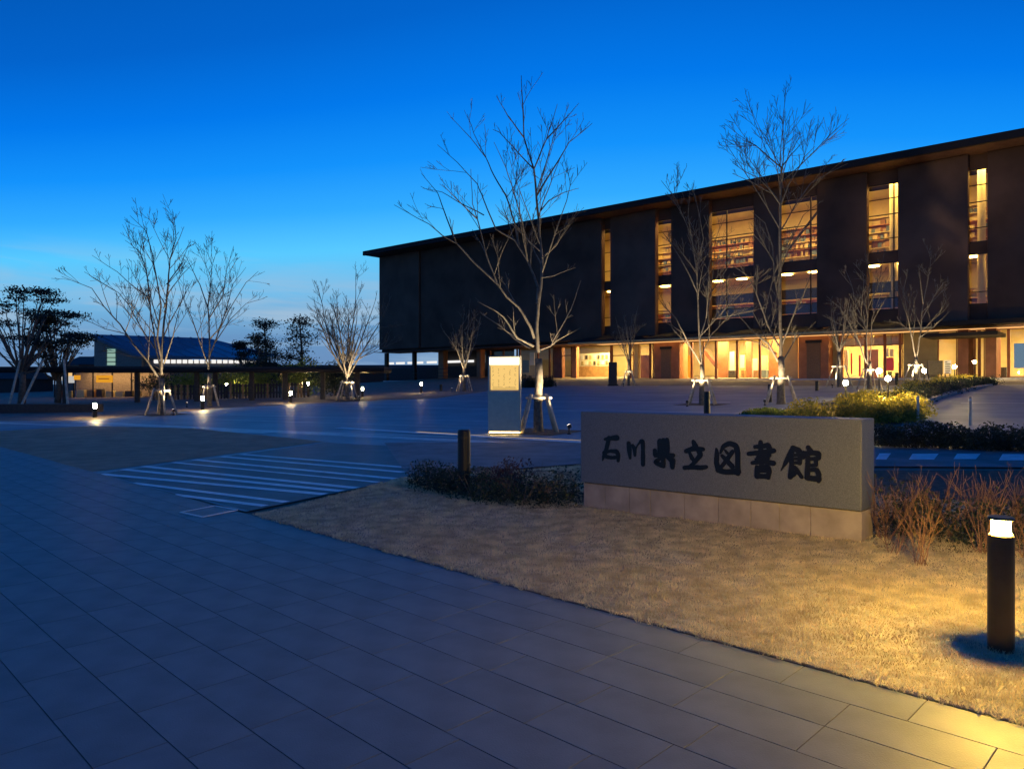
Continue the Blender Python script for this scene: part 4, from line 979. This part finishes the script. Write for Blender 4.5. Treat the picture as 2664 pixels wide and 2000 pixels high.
board(2456, 2474, 937, 972, 'narrow white poster stand beside the black notice board', 'white', 'print', 'poster stand', 'poster_stand')
p = G(1594, 1003); t = thing('standing_display', p, 'dark upright display stand outside the bright reading room window', 'display stand')
MB().box(p.x-.35, p.x+.35, p.y-.1, p.y+.1, p.z+.12, p.z+2.0).build('panel', 'house_dark', t); MB().box(p.x-.42, p.x+.42, p.y-.3, p.y+.3, p.z-.05, p.z+.118).build('foot', 'black_metal', t)
hedge('low_planter', 'row of low dark planting under the lit windows behind the kiosk', [(1362, 1008), (1440, 1006)], 1.2, 1.1, 4000, .07, 'leaf_dark', 'planter')

# ------------------------------------------------------------------ left background: walkway, houses, pines
def cbox(m, px0, px1, py0, py1, y0, y1): a, b = Wp(px0, py1, y0), Wp(px1, py0, y0); return m.box(a.x, b.x, y0, y1, a.z, b.z)
WY = 47
cw = thing('covered_walkway', on(Wp(500, 1000, WY).x, WY), 'long covered walkway with thin flat dark roof on posts behind the left trees', 'walkway')
m = MB(); cbox(m, -200, 1000, 958, 968, WY-1.2, WY+1.6); m.build('roof_slab', 'roof', cw, bevel=.05)
m = MB(); cbox(m, -200, 1000, 953.5, 957.6, WY-.8, WY+1.2); m.build('roof_cap', 'house_dark', cw)
for px in (60, 170, 357, 512, 560, 655, 742, 840, 930):
    p = on(Wp(px, 1000, WY).x, WY); zt = Wp(px, 968, WY).z-.002
    MB().box(p.x-.13, p.x+.13, WY-.1, WY+.1, p.z-.1, zt).build('post', 'house_dark', cw)
HY = 75
hall = thing('gabled_hall', on(Wp(420, 1000, HY).x, HY), 'hall with large blue metal gable roof beyond the covered walkway', 'building')
x0, x1, x2 = Wp(245, 0, HY).x, Wp(330, 0, HY).x, Wp(650, 0, HY).x
zr, ze, zg = Wp(0, 870, HY).z, Wp(0, 940, HY).z, gz(-35, HY)-.2
m = MB(); m.hexa([(x0, HY, zg), (x1+1.5, HY, zg), (x1+1.5, HY+12, zg), (x0, HY+12, zg)], [(x0, HY, zr-.35), (x1+1.5, HY, Wp(0, 925, HY).z), (x1+1.5, HY+12, Wp(0, 925, HY).z), (x0, HY+12, zr-.35)]); m.build('gable_wall', 'house_wall', hall)
m = MB(); m.box(x1+1.5, x2, HY+.6, HY+9, zg, ze+.1); m.build('side_wall', 'house_wall', hall)
x3, zr3 = Wp(480, 0, HY).x, zr
m = MB()
top = [(x0-.2, HY-.5, zr), (x3, HY+6, zr), (x2+.8, HY+7, Wp(0, 918, HY).z), (x2+1.2, HY+.2, Wp(0, 931, HY).z), (x1+1.2, HY-.4, Wp(0, 924, HY).z)]
m.v = [tuple(p) for p in top]+[(p[0], p[1]+.05, p[2]-.28) for p in top]; m.f = [(0, 4, 3, 2, 1), (5, 6, 7, 8, 9)]+[(i, (i+1) % 5, 5+(i+1) % 5, 5+i) for i in range(5)]
rf = m.build('roof', 'blue_roof', hall)
for i in range(9):
    f = (i+.5)/9; a = Vector(top[0]).lerp(Vector(top[1]), f); b = Vector(top[4]).lerp(Vector(top[3]), f)
    MB().tube([a+Vector((0, 0, .03)), b+Vector((0, 0, .03))], .05, 4).build('roof_seam', 'blue_roof', rf)
wn = MB(); cbox(wn, 277, 302, 905, 952, HY-.08, HY-.01); ww = wn.build('gable_window', 'glass_green', hall)
m = MB(); cbox(m, 279, 300, 908, 950, HY-.006, HY-.001); m.build('lit_room', 'sign_white', ww)
for py in (918, 930, 941):
    m = MB(); cbox(m, 277, 302, py-1, py+1, HY-.12, HY-.081); m.build('glazing_bar', 'frame', ww)
for a, b in [(q, q+11) for q in range(400, 656, 15)]:
    m = MB(); cbox(m, a, b, 935.5, 945, HY+.5, HY+.59); m.build('ribbon_window', 'strip_white', hall)
SY = 58
shop = thing('roadside_shop', on(Wp(260, 1000, SY).x, SY), 'low lit roadside shop with orange signboards under the walkway roof', 'building')
xs0, xs1 = Wp(120, 0, SY).x, Wp(380, 0, SY).x; zg = gz(-32, SY)
MB().box(xs0, xs1, SY+4, SY+9, zg-.2, zg+2.3).build('wall', 'house_wall', shop)
MB().box(xs0-.4, xs1+.4, SY+2.5, SY+9.4, zg+2.3, zg+2.5).build('roof', 'house_dark', shop)
for a, b, c, d, mt in [(250, 290, 976, 995, 'sign_orange'), (192, 206, 976, 988, 'sign_orange'), (170, 190, 978, 996, 'sign_white'), (152, 164, 980, 990, 'sign_white')]:
    m = MB(); cbox(m, a, b, c, d, SY+2.3, SY+2.5); sg = m.build('signboard', mt, shop)
m = MB(); cbox(m, 256, 284, 984, 986, SY+2.27, SY+2.29); m.build('sign_lettering', 'red', shop)
m = MB(); m.box(xs0+1, xs1-1, SY+3.0, SY+3.3, zg+2.2, zg+2.22); m.build('glow_strip', 'strip_shop', shop)
for i in range(9):
    a = 150+i*25; m = MB(); cbox(m, a, a+rb.uniform(10, 20), 1010+rb.uniform(0, 8), 1034, SY+2.6, SY+3.1); m.build('display_stand', rb.choice(['wood', 'house_dark', 'cream', 'olive', 'terracotta']), shop)
for i in range(5):
    m = MB(); cbox(m, 140+i*50, 143+i*50, 966, 1034, SY+2.52, SY+2.6); m.build('shop_mullion', 'frame', shop)
# garden fence of upright slats between the walkway and the road
fc = thing('slat_fence', on(Wp(560, 1000, 51).x, 51), 'low dark slatted fence under the covered walkway, right of the shop', 'fence')
px = 400
while px < 800:
    p = on(Wp(px, 0, 51).x, 51); MB().box(p.x-.06, p.x+.06, 50.97, 51.03, p.z-.05, p.z+.95+.05*rb.random()).build('slat', 'wood' if rb.random() < .4 else 'house_dark', fc); px += 8
for z in (.3, .8):
    a, b = Wp(398, 0, 51), Wp(800, 0, 51); za, zb_ = gz(a.x, 51), gz(b.x, 51)
    m = MB(); m.hexa([(a.x, 51.032, za+z), (b.x, 51.032, zb_+z), (b.x, 51.07, zb_+z), (a.x, 51.07, za+z)], [(a.x, 51.032, za+z+.08), (b.x, 51.032, zb_+z+.08), (b.x, 51.07, zb_+z+.08), (a.x, 51.07, za+z+.08)]); m.build('rail', 'house_dark', fc)
def bush(px, y, h, w_, n_, mt, label, name='bush', size=.09):
    p = on(Wp(px, 0, y).x, y); t = thing(name, p, label, 'bush')
    th = rl.uniform(0, 6.283, n_); u_ = rl.random(n_)**.4; el = rl.uniform(-1, 1, n_); k = np.sqrt(1-el**2)*u_
    lob = 1+.25*np.sin(th*3+px)+.2*np.sin(el*5+th*2)
    P = np.stack([p.x+np.cos(th)*k*w_/2*lob, p.y+np.sin(th)*k*w_/2*lob, p.z+h*.52+el*u_*h*.48*lob], 1)
    v, f = leaves(P, size, rl); mesh_np('foliage', v, f, mt, t); MB().tube([p, p+Vector((0, 0, h*.5))], [.08, .04], 6).build('stem', 'bark_dark', t)
for a in [(505, 56, 1.9, 4, 2500, 'leaf_lime', 'lime lit bush behind the slat fence, nearest the broad tree'), (600, 57, 2.2, 4, 2500, 'leaf_lime', 'green bush behind the slat fence under the ribbon windows'), (660, 55, 2.0, 3, 2500, 'leaf_lime', 'yellow green bush left of the bright bollard lamp'),
          (700, 58, 3.4, 3.0, 2500, 'leaf_dark', 'dark evergreen bush rising above the walkway roof'), (790, 55, 2.6, 3.6, 3000, 'leaf_lime', 'lime lit shrub at the end of the slat fence'), (870, 52, 2.3, 2.8, 3000, 'leaf_dark', 'rounded dark shrub left of the library corner tree'), (420, 60, 2.0, 4, 2000, 'leaf_dark', 'dark bush behind the broad tree trunk')]:
    bush(*a)
def evergreen(px, y, h, seed, label):
    base = on(Wp(px, 0, y).x, y); rng = random.Random(seed); t = thing('evergreen_tree', base, label, 'tree', 'dark garden evergreens')
    m = MB(); m.tube([base, base+Vector((.1, 0, h*.5)), base+Vector((-.1, 0, h*.97))], [.16, .1, .03], 7); pts = []
    for i in range(16):
        z = h*rng.uniform(.3, 1); r = rng.uniform(.2, 1.0)*(1.15-z/h*.8)*h*.26; az = rng.uniform(0, 6.28); c = base+Vector((math.cos(az)*r, math.sin(az)*r, z))
        m.tube([base+Vector((0, 0, z*.9)), c], [.04, .015], 4, False); q = rl.normal(size=(150, 3))*np.array([.32, .32, .14])*h/5; pts.append(q+np.array(c))
    m.build('trunk', 'bark_dark', t); v, f = leaves(np.concatenate(pts), .09, rl); mesh_np('crown', v, f, 'needle', t)
evergreen(672, 60, 5.1, 1, 'dark layered evergreen right of the gabled hall'); evergreen(690, 63, 6.0, 2, 'taller dark evergreen behind the slim second tree'); evergreen(782, 58, 6.3, 3, 'tall thin dark evergreen left of the library corner tree'); evergreen(625, 66, 4.6, 4, 'small dark evergreen at the right end of the blue roof')
def pine(px, y, h, seed, label, wide):
    base = on(Wp(px, 0, y).x, y); rng = random.Random(seed); t = thing('pine_tree', base, label, 'pine', 'garden pines on the far left'); m = MB(); pts = []
    m.tube([base, base+Vector((.1, 0, h*.18)), base+Vector((.05, 0, h*.32))], [.2, .17, .14], 8); m.build('trunk', 'bark_dark', t, smooth=True); m = MB()
    for i in range(30):
        az = rng.uniform(0, 6.28); out = rng.uniform(.1, 1)**.8*wide; z1 = h*(1-.30*(out/wide)**2)*rng.uniform(.93, 1.0) if i < 21 else h*rng.uniform(.5, .8)
        tip = base+Vector((math.cos(az)*out, math.sin(az)*out, z1)); mid = base+Vector((math.cos(az)*out*.35, math.sin(az)*out*.35, z1*.55))
        P = [base+Vector((0, 0, h*.25)), mid, tip.lerp(mid, .35)+Vector((rng.uniform(-.15, .15), 0, .1)), tip]; limb(m, P, .07, .015, 4); children(m, P, .05, 2.0, 1, rng, .012, .9)
        q = rl.normal(size=(170, 3))*np.array([.36, .36, .11]); pts.append(q+np.array(tip))
    m.build('limbs', 'bark_dark', t); v, f = leaves(np.concatenate(pts), .085, rl, .8); mesh_np('needle_pads', v, f, 'needle', t)
    return base
pine(55, 44, 7.3, 1, 'large flat topped pine at the left edge of the picture', 3.0); pine(150, 47, 5.6, 2, 'lower pine with layered pads right of the large pine', 1.9)
for px, lean, lab in [(70, 70, 'pale prop pole leaning right against the large pine'), (38, 25, 'pale prop pole leaning left under the large pine'), (190, -40, 'thin pale prop pole under the lower pine')]:
    a = on(Wp(px, 0, 43).x, 42.5); b = Wp(px+lean*.6, 935, 43.6); MB().tube([a, b], .07, 8).build('prop_pole', 'stake', None, label=lab, cat='pole', group='pine prop poles')
p = G(75, 1072); MB().obox(p+Vector((-3.2, 0, -.05)), (6.4, 0, 0), (0, .5, 0), (0, 0, .42)).build('low_garden_wall', 'house_dark', None, label='low dark garden wall under the pines', cat='wall')
# neighbouring roofs on the skyline
for a, b, c, y, lab, mt in [(-60, 40, 958, 85, 'dark low house behind the large pine', 'house_dark'), (165, 215, 925, 95, 'distant grey house left of the gabled hall', 'house_wall'), (205, 245, 922, 90, 'distant reddish house beside the gabled hall', 'terracotta_d'), (660, 1280, 948, 125, 'long low dark building beyond the evergreens', 'house_dark')]:
    l_, r_ = Wp(a, c, y), Wp(b, c, y); zg = gz(l_.x, y)-.3; t = thing('distant_house', Vector(((l_.x+r_.x)/2, y, zg)), lab, 'house')
    MB().box(l_.x, r_.x, y, y+7, zg, l_.z-1.2).build('wall', mt, t)
    nwin = max(2, int((r_.x-l_.x)/3.2))
    for i in range(nwin):
        if rb.random() < .35: continue
        x_ = l_.x+(r_.x-l_.x)*(i+.5)/nwin; MB().box(x_-.5, x_+.5, y-.06, y-.005, zg+1.3, min(zg+2.5, l_.z-1.5)).build('window', 'house_window', t)
    MB().hexa([(l_.x-.3, y-.4, l_.z-1.2), (r_.x+.3, y-.4, l_.z-1.2), (r_.x+.3, y+7.4, l_.z-1.2), (l_.x-.3, y+7.4, l_.z-1.2)], [(l_.x+.3, y+3, l_.z), (r_.x-.3, y+3, l_.z), (r_.x-.3, y+4, l_.z), (l_.x+.3, y+4, l_.z)]).build('roof', 'house_dark', t)

bollard_light(on(Wp(802, 0, 51.8).x, 51.8), 1.0, .09, 'added lamp behind the fence lighting the lime shrub', 'lamp_plaza', head=.2)  # lamp added out of sight to light the lime leaves
bollard_light(on(Wp(590, 0, 53).x, 53), 1.0, .09, 'added lamp behind the slat fence under the hall windows', 'lamp_plaza', head=.2)  # second added lamp, brightens the bushes behind the fence

globe_lamp(G(2200, 1072), 1.0, .085, 'added small globe lamp among the nearest golden shrubs', 420, G(2160, 1100))  # globe added to make the nearest shrubs glow
globe_lamp(G(2310, 1078), 1.15, .085, 'added small globe lamp at the right end of the nearest golden shrubs', 420, G(2320, 1104))  # another added globe for the glow at the row's right end
